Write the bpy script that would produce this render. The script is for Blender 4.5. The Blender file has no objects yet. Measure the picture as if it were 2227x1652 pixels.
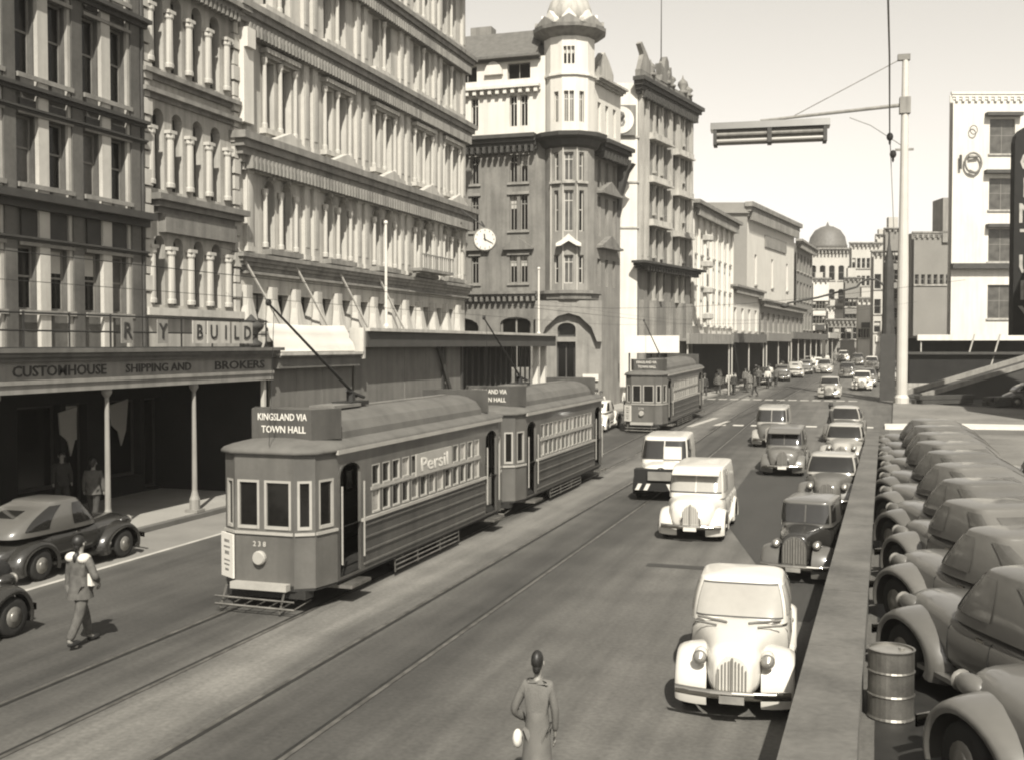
import bpy, math, random
from mathutils import Matrix, Vector
R = math.radians
PI = math.pi
random.seed(7)
scn = bpy.context.scene
COL = scn.collection

# ------------------------------------------------------------------ camera
cam_d = bpy.data.cameras.new('camera')
cam = bpy.data.objects.new('camera', cam_d)
COL.objects.link(cam)
cam.location = (0, 0, 4.8)
cam.rotation_euler = (R(90 - 1.82), 0, R(18.02))
cam_d.sensor_width = 36
cam_d.lens = 36 * 2392 / 2227
cam_d.clip_start = 0.1
cam_d.clip_end = 3000
scn.camera = cam

# ------------------------------------------------------------------ sky, sun, exposure
SUN_EL, SUN_AZ = 46.0, 24.0          # shadows run to +Y, leaning SUN_AZ degrees to -X
world = bpy.data.worlds.new('World')
scn.world = world
world.use_nodes = True
wn, wl = world.node_tree.nodes, world.node_tree.links
wn.clear()
sky = wn.new('ShaderNodeTexSky')
sky.sky_type = 'NISHITA'
sky.sun_disc = False
sky.sun_elevation = R(SUN_EL)
sky.sun_rotation = R(180 - SUN_AZ)
sky.air_density = 1.2
sky.dust_density = 1.2
bw = wn.new('ShaderNodeVectorMath'); bw.operation = 'DOT_PRODUCT'   # blue-leaning monochrome film: the sky's colour becomes tone
bw.inputs[1].default_value = (0.50, 0.25, 0.62)
tint = wn.new('ShaderNodeMix'); tint.data_type = 'RGBA'; tint.blend_type = 'MULTIPLY'
tint.inputs[0].default_value = 1
tint.inputs[7].default_value = (1.0, 0.95, 0.868, 1)
bg = wn.new('ShaderNodeBackground')
bg.inputs['Strength'].default_value = 0.080
wo = wn.new('ShaderNodeOutputWorld')
wl.new(sky.outputs[0], bw.inputs[0])
wl.new(bw.outputs['Value'], tint.inputs[6])
wl.new(tint.outputs[2], bg.inputs[0])
wl.new(bg.outputs[0], wo.inputs[0])

sd = bpy.data.lights.new('sun', 'SUN')
sd.energy = 5.0
sd.angle = R(0.6)
sd.color = (1.0, 0.95, 0.848)
sun = bpy.data.objects.new('sun', sd)
COL.objects.link(sun)
dirv = Vector((-math.sin(R(SUN_AZ)) * math.cos(R(SUN_EL)), math.cos(R(SUN_AZ)) * math.cos(R(SUN_EL)), -math.sin(R(SUN_EL))))
sun.rotation_euler = dirv.to_track_quat('-Z', 'Y').to_euler()
sun.location = (20, -40, 60)

scn.view_settings.view_transform = 'Standard'
scn.view_settings.look = 'None'
scn.view_settings.gamma = 1
scn.view_settings.exposure = 0.92
scn.view_settings.use_curve_mapping = False
scn.cycles.pixel_filter_type = 'BLACKMAN_HARRIS'
scn.cycles.filter_width = 2.1         # the soft old lens

# ------------------------------------------------------------------ materials
_m = {}
def mat(name, g, rough=0.75, amp=0.18, scale=1.5, bump=0.0, metal=0.0, stretch=(1, 1, 1), coat=0.0, spec=0.4, grime=0.0):
    """monochrome procedural surface: value g, noise variation amp at two scales, optional bump and streaky grime"""
    if name in _m: return _m[name]
    g = g * (0.60 if g < .5 else 0.60)
    m = bpy.data.materials.new(name)
    m.use_nodes = True
    n, l = m.node_tree.nodes, m.node_tree.links
    b = n['Principled BSDF']
    b.inputs['Roughness'].default_value = rough
    b.inputs['Metallic'].default_value = metal
    b.inputs['Specular IOR Level'].default_value = spec
    if coat: b.inputs['Coat Weight'].default_value = coat; b.inputs['Coat Roughness'].default_value = 0.08
    tc = n.new('ShaderNodeTexCoord')
    mp = n.new('ShaderNodeMapping'); mp.inputs['Scale'].default_value = stretch
    l.new(tc.outputs['Object'], mp.inputs[0])
    n1 = n.new('ShaderNodeTexNoise'); n1.inputs['Scale'].default_value = scale; n1.inputs['Detail'].default_value = 6
    n2 = n.new('ShaderNodeTexNoise'); n2.inputs['Scale'].default_value = scale * 11; n2.inputs['Detail'].default_value = 4
    l.new(mp.outputs[0], n1.inputs[0]); l.new(mp.outputs[0], n2.inputs[0])
    mx = n.new('ShaderNodeMath'); mx.operation = 'MULTIPLY_ADD'; mx.inputs[1].default_value = 0.35
    l.new(n2.outputs[0], mx.inputs[0]); l.new(n1.outputs[0], mx.inputs[2])
    mr = n.new('ShaderNodeMapRange')
    mr.inputs[1].default_value = 0.42; mr.inputs[2].default_value = 0.93
    mr.inputs[3].default_value = g * (1 - amp); mr.inputs[4].default_value = g * (1 + amp)
    l.new(mx.outputs[0], mr.inputs[0])
    val = mr.outputs[0]
    if grime:
        mg = n.new('ShaderNodeMapping'); mg.inputs['Scale'].default_value = (2.2, 2.2, 0.18)
        l.new(tc.outputs['Object'], mg.inputs[0])
        ng = n.new('ShaderNodeTexNoise'); ng.inputs['Scale'].default_value = 1.3; ng.inputs['Detail'].default_value = 8
        l.new(mg.outputs[0], ng.inputs[0])
        gr = n.new('ShaderNodeMapRange'); gr.inputs[1].default_value = 0.42; gr.inputs[2].default_value = 0.7
        gr.inputs[3].default_value = 1.0; gr.inputs[4].default_value = 1 - grime
        l.new(ng.outputs[0], gr.inputs[0])
        mm = n.new('ShaderNodeMath'); mm.operation = 'MULTIPLY'
        l.new(val, mm.inputs[0]); l.new(gr.outputs[0], mm.inputs[1]); val = mm.outputs[0]
    cc = n.new('ShaderNodeCombineColor')
    for i, k in enumerate((1.0, 0.965, 0.885)):
        q = n.new('ShaderNodeMath'); q.operation = 'MULTIPLY'; q.inputs[1].default_value = k
        l.new(val, q.inputs[0]); l.new(q.outputs[0], cc.inputs[i])
    l.new(cc.outputs[0], b.inputs['Base Color'])
    if bump:
        bp = n.new('ShaderNodeBump'); bp.inputs['Strength'].default_value = bump; bp.inputs['Distance'].default_value = 0.02
        l.new(n2.outputs[0], bp.inputs['Height']); l.new(bp.outputs[0], b.inputs['Normal'])
    _m[name] = m
    return m

M_DBRICK = mat('dark_brick', 0.13, 0.85, 0.3, 0.8, 0.4, grime=0.35)
M_DTRIM = mat('dark_trim', 0.055, 0.7, 0.3, 2)
M_LSTONE = mat('pale_stone', 0.60, 0.85, 0.12, 0.5, 0.3, grime=0.32)
M_CREAM = mat('cream_stucco', 0.60, 0.85, 0.14, 0.35, 0.2, grime=0.38)
M_CREAM2 = mat('cream_panel', 0.50, 0.85, 0.16, 0.6, 0.25, grime=0.4)
M_CORN = mat('shade_darkened_stone', 0.30, 0.85, 0.2, 0.9, 0.3, grime=0.4)  # darker tone puts the cornices' underside shade into the colour
M_GSTONE = mat('grey_stone', 0.23, 0.88, 0.25, 0.7, 0.4, grime=0.35)
M_GSTONE2 = mat('mid_grey_stone', 0.30, 0.88, 0.2, 0.9, 0.4, grime=0.3)
M_WHITE = mat('white_paint', 0.78, 0.7, 0.06, 0.7, 0.1, grime=0.14)
M_SLATE = mat('slate', 0.14, 0.6, 0.25, 3, 0.4)
M_GLASS = mat('window_glass', 0.008, 0.15, 0.5, 0.6, spec=0.2)
M_GLASS2 = mat('window_glass_curtained', 0.10, 0.3, 0.6, 1.3, spec=0.35)
M_BLIND = mat('window_blind', 0.5, 0.6, 0.15, 2)
M_FRAMEW = mat('pale_window_frame', 0.55, 0.6, 0.1, 3)
M_FRAMEG = mat('grey_window_frame', 0.22, 0.6, 0.2, 3)
M_DARK = mat('soot_black', 0.012, 0.9, 0.3, 2)
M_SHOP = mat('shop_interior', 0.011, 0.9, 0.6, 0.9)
M_AWN = mat('verandah_paint', 0.17, 0.7, 0.2, 1.5, grime=0.3)
M_AWNL = mat('verandah_pale_band', 0.32, 0.7, 0.15, 1.5, grime=0.3)
M_AWND = mat('verandah_dark_band', 0.07, 0.7, 0.2, 1.5)
M_BOARD = mat('hoarding_board', 0.21, 0.85, 0.16, 1.2, 0.2, grime=0.25)
M_CANVAS = mat('white_canvas', 0.8, 0.8, 0.05, 1.2)
M_PAVE = mat('concrete_pavement', 0.36, 0.9, 0.16, 0.8, 0.3)
M_CHAN = mat('concrete_channel', 0.24, 0.9, 0.16, 0.8, 0.3)
M_KERB = mat('kerb_stone', 0.14, 0.85, 0.2, 1.5, 0.3)
M_TRAM = mat('tram_paint', 0.14, 0.45, 0.2, 1.2, coat=0.2, grime=0.3)
M_TRAMD = mat('tram_lower_paint', 0.09, 0.45, 0.24, 1.2, coat=0.15, grime=0.35)
M_TRAMR = mat('tram_roof_canvas', 0.145, 0.85, 0.16, 1.0, grime=0.2)
M_TRAMW = mat('tram_window_frame', 0.42, 0.5, 0.15, 2)
M_IRON = mat('black_iron_and_yard_shade', 0.025, 0.6, 0.4, 3)
M_STEEL = mat('worn_steel', 0.34, 0.42, 0.4, 4, metal=0.7, grime=.45)
M_CHROME = mat('chrome', 0.75, 0.12, 0.05, 3, metal=1.0)
M_RUB = mat('tyre_rubber', 0.022, 0.8, 0.2, 6)
M_HUB = mat('hubcap', 0.35, 0.35, 0.1, 5, metal=0.6)
M_CWHITE = mat('white_car_paint', 0.78, 0.3, 0.04, 1.2, coat=0.6)
M_CDARK = mat('dark_car_paint', 0.035, 0.25, 0.2, 1.2, coat=0.6)
M_CMID = mat('grey_car_paint', 0.13, 0.3, 0.15, 1.2, coat=0.6)
M_CMID2 = mat('mid_grey_car_paint', 0.16, 0.36, 0.12, 1.2, coat=0.5)
M_CLIGHT = mat('pale_car_paint', 0.42, 0.3, 0.1, 1.2, coat=0.6)
M_SKIN = mat('skin', 0.30, 0.6, 0.08, 6)
M_HAIR = mat('dark_hair', 0.02, 0.5, 0.3, 20)
M_SHIRT = mat('white_shirt', 0.72, 0.85, 0.08, 6)
M_SUITD = mat('dark_suit', 0.045, 0.9, 0.25, 8, 0.3)
M_SUITM = mat('tweed_suit', 0.11, 0.9, 0.35, 12, 0.4)
M_COATG = mat('grey_coat', 0.16, 0.9, 0.2, 5, 0.3)
M_TIMBER = mat('parapet_paint', 0.135, 0.8, 0.42, .9, 0.6)
M_CONC = mat('weathered_concrete', 0.21, 0.88, 0.42, 0.28, 0.4)
M_POLE = mat('pale_pole_paint', 0.66, 0.6, 0.07, 1)
M_PAPER = mat('poster_paper', 0.78, 0.8, 0.05, 2)
M_PRINT = mat('printing_ink', 0.04, 0.7, 0.2, 5)
M_MARK = mat('road_paint', 0.50, 0.8, 0.2, 2)
M_MISTY = mat('distant_pale_wall', 0.55, 0.9, 0.12, 0.3)
M_GREYW = mat('distant_grey_wall', 0.26, 0.9, 0.12, 0.3)
M_LEAF = mat('foliage_dark', 0.05, 0.8, 0.4, 1)

def road_material():
    m = bpy.data.materials.new('asphalt_road'); m.use_nodes = True
    n, l = m.node_tree.nodes, m.node_tree.links
    b = n['Principled BSDF']; b.inputs['Roughness'].default_value = 0.82; b.inputs['Specular IOR Level'].default_value = 0.35
    tc = n.new('ShaderNodeTexCoord')
    sp = n.new('ShaderNodeSeparateXYZ'); l.new(tc.outputs['Object'], sp.inputs[0])
    # warp x a little so that lane bands wander
    nw = n.new('ShaderNodeTexNoise'); nw.inputs['Scale'].default_value = 0.16; l.new(tc.outputs['Object'], nw.inputs[0])
    ad = n.new('ShaderNodeMath'); ad.operation = 'MULTIPLY_ADD'; ad.inputs[1].default_value = 1.1
    l.new(nw.outputs[0], ad.inputs[0]); l.new(sp.outputs[0], ad.inputs[2])
    mr = n.new('ShaderNodeMapRange'); mr.inputs[1].default_value = -18 + .55; mr.inputs[2].default_value = 2 + .55
    l.new(ad.outputs[0], mr.inputs[0])
    cr = n.new('ShaderNodeValToRGB'); cr.color_ramp.interpolation = 'LINEAR'
    pts = [(-18, .12), (-15.7, .13), (-15.4, .09), (-13, .095), (-11.6, .066), (-11.1, .085), (-9.7, .11), (-9.25, .20),
           (-8.5, .21), (-8.0, .13), (-7.2, .08), (-6.3, .07), (-5.6, .10), (-4.5, .13), (-2.5, .155), (0, .14), (2, .12)]
    el = cr.color_ramp.elements
    while len(el) > 1: el.remove(el[-1])
    for i, (x, v) in enumerate(pts):
        e = el[0] if i == 0 else el.new((x + 18) / 20)
        e.position = max(0, min(1, (x + 18) / 20)); v *= .52; e.color = (v, v * .965, v * .885, 1)
    l.new(mr.outputs[0], cr.inputs[0])
    # streaks along the street and blotches
    mp = n.new('ShaderNodeMapping'); mp.inputs['Scale'].default_value = (2.6, 0.16, 1); l.new(tc.outputs['Object'], mp.inputs[0])
    n1 = n.new('ShaderNodeTexNoise'); n1.inputs['Scale'].default_value = 1.0; n1.inputs['Detail'].default_value = 8; l.new(mp.outputs[0], n1.inputs[0])
    n2 = n.new('ShaderNodeTexNoise'); n2.inputs['Scale'].default_value = 0.7; n2.inputs['Detail'].default_value = 8; l.new(tc.outputs['Object'], n2.inputs[0])
    n3 = n.new('ShaderNodeTexNoise'); n3.inputs['Scale'].default_value = 14; n3.inputs['Detail'].default_value = 3; l.new(tc.outputs['Object'], n3.inputs[0])
    s1 = n.new('ShaderNodeMapRange'); s1.inputs[1].default_value = .3; s1.inputs[2].default_value = .7; s1.inputs[3].default_value = .78; s1.inputs[4].default_value = 1.24
    s2 = n.new('ShaderNodeMapRange'); s2.inputs[1].default_value = .3; s2.inputs[2].default_value = .7; s2.inputs[3].default_value = .82; s2.inputs[4].default_value = 1.2
    s3 = n.new('ShaderNodeMapRange'); s3.inputs[1].default_value = .3; s3.inputs[2].default_value = .7; s3.inputs[3].default_value = .84; s3.inputs[4].default_value = 1.17
    l.new(n1.outputs[0], s1.inputs[0]); l.new(n2.outputs[0], s2.inputs[0]); l.new(n3.outputs[0], s3.inputs[0])
    a = n.new('ShaderNodeMath'); a.operation = 'MULTIPLY'; l.new(s1.outputs[0], a.inputs[0]); l.new(s2.outputs[0], a.inputs[1])
    c = n.new('ShaderNodeMath'); c.operation = 'MULTIPLY'; l.new(a.outputs[0], c.inputs[0]); l.new(s3.outputs[0], c.inputs[1])
    sc = n.new('ShaderNodeVectorMath'); sc.operation = 'SCALE'; l.new(cr.outputs[0], sc.inputs[0]); l.new(c.outputs[0], sc.inputs['Scale'])
    l.new(sc.outputs[0], b.inputs['Base Color'])
    bp = n.new('ShaderNodeBump'); bp.inputs['Strength'].default_value = 0.25; bp.inputs['Distance'].default_value = 0.01
    l.new(n3.outputs[0], bp.inputs['Height']); l.new(bp.outputs[0], b.inputs['Normal'])
    return m
M_ROAD = road_material()
M_ROADD = mat('dark_road_surface', 0.052, 0.85, 0.2, 0.6, 0.25, stretch=(1.5, .3, 1))
M_ROADF = mat('distant_asphalt', 0.13, 0.85, 0.14, 0.4, 0.2, stretch=(1.5, .3, 1))

# ------------------------------------------------------------------ mesh helpers
class MB:
    def __init__(s): s.v = []; s.f = []; s.M = None; s.sm = False; s.mi = []; s.cur = 0
    def add(s, vs, fs):
        b = len(s.v)
        for p in vs:
            p = Vector(p)
            if s.M is not None: p = s.M @ p
            s.v.append(p[:])
        for f in fs: s.f.append([b + i for i in f]); s.mi.append(s.cur)
    def box(s, x0, x1, y0, y1, z0, z1):
        s.add([(x0, y0, z0), (x1, y0, z0), (x1, y1, z0), (x0, y1, z0), (x0, y0, z1), (x1, y0, z1), (x1, y1, z1), (x0, y1, z1)],
              [(3, 2, 1, 0), (4, 5, 6, 7), (0, 1, 5, 4), (1, 2, 6, 5), (2, 3, 7, 6), (3, 0, 4, 7)])
    def quad(s, a, b, c, d): s.add([a, b, c, d], [(0, 1, 2, 3)])
    def prism(s, pts, z0, z1):            # plan polygon (counter-clockwise), extruded up
        n = len(pts)
        s.add([(x, y, z0) for x, y in pts] + [(x, y, z1) for x, y in pts],
              [tuple(range(n - 1, -1, -1)), tuple(range(n, 2 * n))] + [(i, (i + 1) % n, n + (i + 1) % n, n + i) for i in range(n)])
    def xprism(s, pts, x0, x1):           # (y,z) polygon extruded along x
        n = len(pts)
        s.add([(x0, y, z) for y, z in pts] + [(x1, y, z) for y, z in pts],
              [tuple(range(n)), tuple(range(2 * n - 1, n - 1, -1))] + [((i + 1) % n, i, n + i, n + (i + 1) % n) for i in range(n)])
    def yprism(s, pts, y0, y1):           # (x,z) polygon extruded along y
        n = len(pts)
        s.add([(x, y0, z) for x, z in pts] + [(x, y1, z) for x, z in pts],
              [tuple(range(n - 1, -1, -1)), tuple(range(n, 2 * n))] + [(i, (i + 1) % n, n + (i + 1) % n, n + i) for i in range(n)])
    def tube(s, p0, p1, r0, r1=None, n=8, cap=True):
        if r1 is None: r1 = r0
        p0 = Vector(p0); p1 = Vector(p1); d = (p1 - p0).normalized()
        u = d.cross(Vector((0, 0, 1)))
        if u.length < 1e-3: u = Vector((1, 0, 0))
        u.normalize(); w = d.cross(u)
        vs = []
        for p, r in ((p0, r0), (p1, r1)):
            for i in range(n):
                a = 2 * PI * i / n
                vs.append((p + u * (r * math.cos(a)) + w * (r * math.sin(a)))[:])
        fs = [((i + 1) % n, i, n + i, n + (i + 1) % n) for i in range(n)]
        if cap: fs += [tuple(range(n)), tuple(range(2 * n - 1, n - 1, -1))]
        s.add(vs, fs)
    def path(s, pts, r, n=6):
        for a, b in zip(pts, pts[1:]): s.tube(a, b, r, r, n)
    def lathe(s, prof, cx=0, cy=0, n=16, a0=0, a1=2 * PI):
        full = abs(a1 - a0 - 2 * PI) < 1e-6
        m = n if full else n + 1
        vs = []
        for r, z in prof:
            for i in range(m):
                a = a0 + (a1 - a0) * i / n
                vs.append((cx + r * math.cos(a), cy + r * math.sin(a), z))
        fs = []
        for k in range(len(prof) - 1):
            for i in range(n):
                j = (i + 1) % m
                fs.append((k * m + i, k * m + j, (k + 1) * m + j, (k + 1) * m + i))
        if full:
            fs.append(tuple(range(m - 1, -1, -1))); fs.append(tuple(range((len(prof) - 1) * m, len(prof) * m)))
        s.add(vs, fs)
    def grid(s, fn, nu, nv, closed_u=False):
        vs = [fn(i / nu, j / nv) for j in range(nv + 1) for i in range(nu + (0 if closed_u else 1))]
        w = nu if closed_u else nu + 1
        fs = []
        for j in range(nv):
            for i in range(nu):
                k = (i + 1) % w if closed_u else i + 1
                fs.append((j * w + i, j * w + k, (j + 1) * w + k, (j + 1) * w + i))
        s.add(vs, fs)
    def ball(s, c, rx, ry, rz, nu=12, nv=8):
        def fn(u, v):
            a = 2 * PI * u; t = PI * (v - .5)
            return (c[0] + rx * math.cos(t) * math.cos(a), c[1] + ry * math.cos(t) * math.sin(a), c[2] + rz * math.sin(t))
        s.grid(fn, nu, nv, True)
    def mesh(s, name, m, smooth=None):
        me = bpy.data.meshes.new(name)
        me.from_pydata(s.v, [], s.f)
        ms = m if isinstance(m, (list, tuple)) else [m]
        for q in ms: me.materials.append(q)
        if len(ms) > 1: me.polygons.foreach_set('material_index', s.mi)
        if (s.sm if smooth is None else smooth): me.polygons.foreach_set('use_smooth', [True] * len(me.polygons))
        me.update(); me.validate()
        return me
    def build(s, name, m, parent=None, loc=None, rz=0, smooth=None):
        return put(name, s.mesh(name, m, smooth), parent, loc, rz)

def put(name, me, parent=None, loc=None, rz=0, M=None):
    o = bpy.data.objects.new(name, me)
    COL.objects.link(o)
    if parent is not None: o.parent = parent
    if M is not None: o.matrix_local = M
    else:
        if loc is not None: o.location = loc
        if rz: o.rotation_euler = (0, 0, rz)
    return o

def thing(name, label, cat, loc=(0, 0, 0), rz=0, group=None):
    o = bpy.data.objects.new(name, None); COL.objects.link(o)
    o.location = loc; o.rotation_euler = (0, 0, rz); o.empty_display_size = .3
    return tag(o, label, cat, group)
def tag(o, label, cat, group=None, kind=None):
    if label: o['label'] = label
    if cat: o['category'] = cat
    if group: o['group'] = group
    if kind: o['kind'] = kind
    return o
def struct(o): o['kind'] = 'structure'; return o
_kids = {}
def dup(root, loc, rz, label, group=None, scale=None):
    def cp(o, par):
        c = o.copy(); COL.objects.link(c)
        if par is not None: c.parent = par
        for ch in o.children: cp(ch, c)
        return c
    r = cp(root, None)
    r.location = loc; r.rotation_euler = (0, 0, rz)
    if scale: r.scale = scale
    r['label'] = label
    if group: r['group'] = group
    return r

def text_mesh(name, s, size, m, parent, M, depth=0.01, width=None):
    cu = bpy.data.curves.new('t', 'FONT'); cu.body = s; cu.size = size; cu.extrude = depth
    cu.align_x = 'CENTER'; cu.align_y = 'CENTER'; cu.offset = size * 0.012; cu.resolution_u = 2
    to = bpy.data.objects.new('t', cu); COL.objects.link(to)
    dg = bpy.context.evaluated_depsgraph_get()
    me = bpy.data.meshes.new_from_object(to.evaluated_get(dg))
    bpy.data.objects.remove(to); bpy.data.curves.remove(cu)
    me.materials.clear(); me.materials.append(m)
    if width:
        xs = [v.co.x for v in me.vertices]; k = width / (max(xs) - min(xs))
        for v in me.vertices: v.co.x *= k
    me.name = name
    return put(name, me, parent, M=M)
UP = Matrix.Rotation(R(90), 4, 'X')      # text standing upright, facing local -y

def T(x, y, z): return Matrix.Translation((x, y, z))
def RZ(a): return Matrix.Rotation(a, 4, 'Z')

def gz(y):
    if y > 262: y = 262
    t = y - 40
    return 0 if t < 0 else (0.02 * t * t / 20 if t < 10 else 0.02 * (t - 5))

# wall panel in a local frame: x along, outward -y, z up, with openings cut through
def wall(mb, x0, x1, z0, z1, ops, y=0.0, depth=0.3):
    xs = sorted(set([x0, x1] + [o[0] for o in ops] + [o[1] for o in ops]))
    zs = sorted(set([z0, z1] + [o[2] for o in ops] + [o[3] for o in ops]))
    for a, b in zip(xs, xs[1:]):
        run = None
        for c, d in zip(zs, zs[1:]):
            cxm, czm = (a + b) / 2, (c + d) / 2
            hole = any(o[0] < cxm < o[1] and o[2] < czm < o[3] for o in ops)
            if hole:
                if run: mb.quad((a, y, run[0]), (b, y, run[0]), (b, y, run[1]), (a, y, run[1])); run = None
            else: run = (run[0] if run else c, d)
        if run: mb.quad((a, y, run[0]), (b, y, run[0]), (b, y, run[1]), (a, y, run[1]))
    for o in ops:
        a, b, c, d = o[:4]; Y = y + depth
        arch = len(o) > 4 and o[4]
        rr = (b - a) / 2; top = d - rr * (arch if arch else 0)
        mb.quad((a, y, c), (a, Y, c), (a, Y, top), (a, y, top))
        mb.quad((b, Y, c), (b, y, c), (b, y, top), (b, Y, top))
        mb.quad((a, y, c), (b, y, c), (b, Y, c), (a, Y, c))
        if not arch: mb.quad((a, Y, d), (b, Y, d), (b, y, d), (a, y, d))
        else:
            n = 8; pts = []
            for i in range(n + 1):
                t = PI - PI * i / n
                pts.append(((a + b) / 2 + rr * math.cos(t), top + rr * arch * math.sin(t)))
            for (px, pz), (qx, qz) in zip(pts, pts[1:]):
                mb.quad((px, y, pz), (qx, y, qz), (qx, y, d), (px, y, d))
                mb.quad((px, y, pz), (px, Y, pz), (qx, Y, qz), (qx, y, qz))

_wm = {}
def window(root, M, x, z, w, h, y=0.24, fm=None, gm=None, style='sash', bar=0.06):
    fm = fm or M_FRAMEG
    if gm is None: gm = random.choice([M_GLASS, M_GLASS, M_GLASS, M_GLASS2])
    key = (round(w, 2), round(h, 2), style, fm.name, bar)
    if key not in _wm:
        b = MB()
        hw = w / 2; t = bar
        b.box(-hw, -hw + t, -.03, .04, 0, h); b.box(hw - t, hw, -.03, .04, 0, h)
        b.box(-hw + t, hw - t, -.03, .04, h - t, h); b.box(-hw + t, hw - t, -.05, .04, 0, t * 1.2)
        if style in ('sash', 'cross'): b.box(-hw + t, hw - t, -.02, .03, h * .52, h * .52 + t * .9)
        if style == 'transom': b.box(-hw + t, hw - t, -.02, .03, h * .74, h * .74 + t)
        if style in ('cross', 'casement', 'transom'):
            b.box(-t * .45, t * .45, -.022, .032, t * 1.2, h - t)
        _wm[key] = b.mesh('window', fm)
    kp = (round(w, 2), round(h, 2), gm.name)
    if kp not in _wm:
        b = MB(); b.box(-w / 2 + .01, w / 2 - .01, .012, .022, .01, h - .01)
        _wm[kp] = b.mesh('pane', gm)
    f = put('window', _wm[key], root, M=M @ T(x, y, z))
    put('pane', _wm[kp], f)
    if gm is M_GLASS and random.random() < .25:
        kb = ('blind', round(w, 2), round(h, 2))
        hh = h * .35
        if kb not in _wm:
            b = MB(); b.box(-w / 2 + bar, w / 2 - bar, .002, .010, h - bar - hh, h - bar); _wm[kb] = b.mesh('blind', M_BLIND)
        put('blind', _wm[kb], f)
    return f

def cornice(mb, x0, x1, z, h, proj, dent=0.0, ends=True, steps=3, y=0):
    """stepped cornice whose top is at z+h, growing outward; dent = dentil spacing"""
    for i in range(steps):
        p = proj * (0.35 + .65 * i / max(1, steps - 1)); hh = h / steps
        e = p if ends else 0
        mb.box(x0 - e, x1 + e, y - p, y + .02, z + i * hh, z + (i + 1) * hh)
    if dent:
        k = int((x1 - x0) / dent); hh = h / steps
        for i in range(k):
            a = x0 + (i + .3) * (x1 - x0) / k
            mb.box(a, a + dent * .45, y - proj * .78, y - proj * .35 + .0, z - hh * .8 , z + hh * .98)

# ================================================================== SETTING
def strip(name, pts_l, pts_r, m, dz=0.0, kind='structure', thick=0.0):
    """road-like sheet between two polylines of equal length, following the ground's slope"""
    vs, fs = [], []
    def dens(ps):
        out = []
        for (a, b), (c, d) in zip(ps, ps[1:]):
            for i in range(12): out.append((a + (c - a) * i / 12, b + (d - b) * i / 12))
        out.append(ps[-1]); return out
    L, Rr = dens(pts_l), dens(pts_r)
    n = len(L)
    for (a, b), (c, d) in zip(L, Rr):
        for k in range(5):
            x, y = a + (c - a) * k / 4, b + (d - b) * k / 4
            vs.append((x, y, gz(y) + dz))
    for i in range(n - 1):
        for k in range(4): fs.append((i * 5 + k, i * 5 + k + 1, i * 5 + k + 6, i * 5 + k + 5))
    if thick:
        b0 = len(vs)
        vs += [(x, y, z - thick) for x, y, z in vs]
        for i in range(n - 1):
            fs.append((b0 + i * 5, i * 5, (i + 1) * 5, b0 + (i + 1) * 5))
            fs.append((i * 5 + 4, b0 + i * 5 + 4, b0 + (i + 1) * 5 + 4, (i + 1) * 5 + 4))
        fs.append(tuple(b0 + k for k in range(5)) + tuple(range(4, -1, -1)))
        e = (n - 1) * 5
        fs.append(tuple(range(e, e + 5)) + tuple(b0 + e + k for k in range(4, -1, -1)))
    me = bpy.data.meshes.new(name); me.from_pydata(vs, [], fs); me.materials.append(m); me.update()
    o = put(name, me)
    o['kind'] = kind
    return o

ys = [-60, -20] + [i for i in range(0, 300, 4)] + [300, 400, 600, 1000]
xs = [-400, -150, -60, -30, -18, 0, 20, 60, 150, 400]
vs = [(x, y, gz(y) - .012) for y in ys for x in xs]
fs = [(j * 10 + i, j * 10 + i + 1, (j + 1) * 10 + i + 1, (j + 1) * 10 + i) for j in range(len(ys) - 1) for i in range(9)]
me = bpy.data.meshes.new('ground'); me.from_pydata(vs, [], fs); me.materials.append(M_ROADF); me.update()
struct(put('ground', me))
strip('road', [(-17.8, -20), (-17.8, 64), (-15, 100), (-9, 150), (-4, 200)], [(1.0, -20), (1.0, 64), (2.5, 100), (9, 150), (16, 200)], M_ROAD, 0.0)
strip('car_park_ground', [(1.0, -20), (1.0, 60)], [(30, -20), (30, 60)], M_CONC, 0.0)
# left pavement with its kerb
strip('pavement', [(-22.4, -20), (-22.4, 58.9)], [(-17.8, -20), (-17.8, 58.9)], M_PAVE, 0.14, thick=.16)
strip('kerb', [(-17.795, -20), (-17.795, 58.9)], [(-17.62, -20), (-17.62, 58.9)], M_KERB, 0.128, thick=.14)
strip('gutter', [(-17.6, -20), (-17.6, 40), (-17.6, 58)], [(-15.75, -20), (-15.75, 40), (-15.9, 58)], M_CHAN, 0.004)
strip('gutter_edge', [(-15.75, -20), (-15.75, 40), (-15.9, 58)], [(-15.62, -20), (-15.62, 40), (-15.77, 58)], M_MARK, 0.006)
strip('pavement', [(-24, 67.5), (-18, 76), (-15, 100), (-12.8, 120), (-10, 155), (-8, 185)], [(-17.2, 66.5), (-12.6, 76), (-9.9, 100), (-7.8, 120), (-4.8, 155), (-3, 185)], M_PAVE, 0.14, thick=.16)
strip('dark_road_patch', [(-1.15, 19.6), (-3.6, 29.7), (-4.1, 34), (-4.3, 43)], [(-.95, 19.6), (.6, 29.7), (.8, 34), (.85, 43)], M_ROADD, 0.006)  # flat polygon, darker than the road around it
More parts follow.
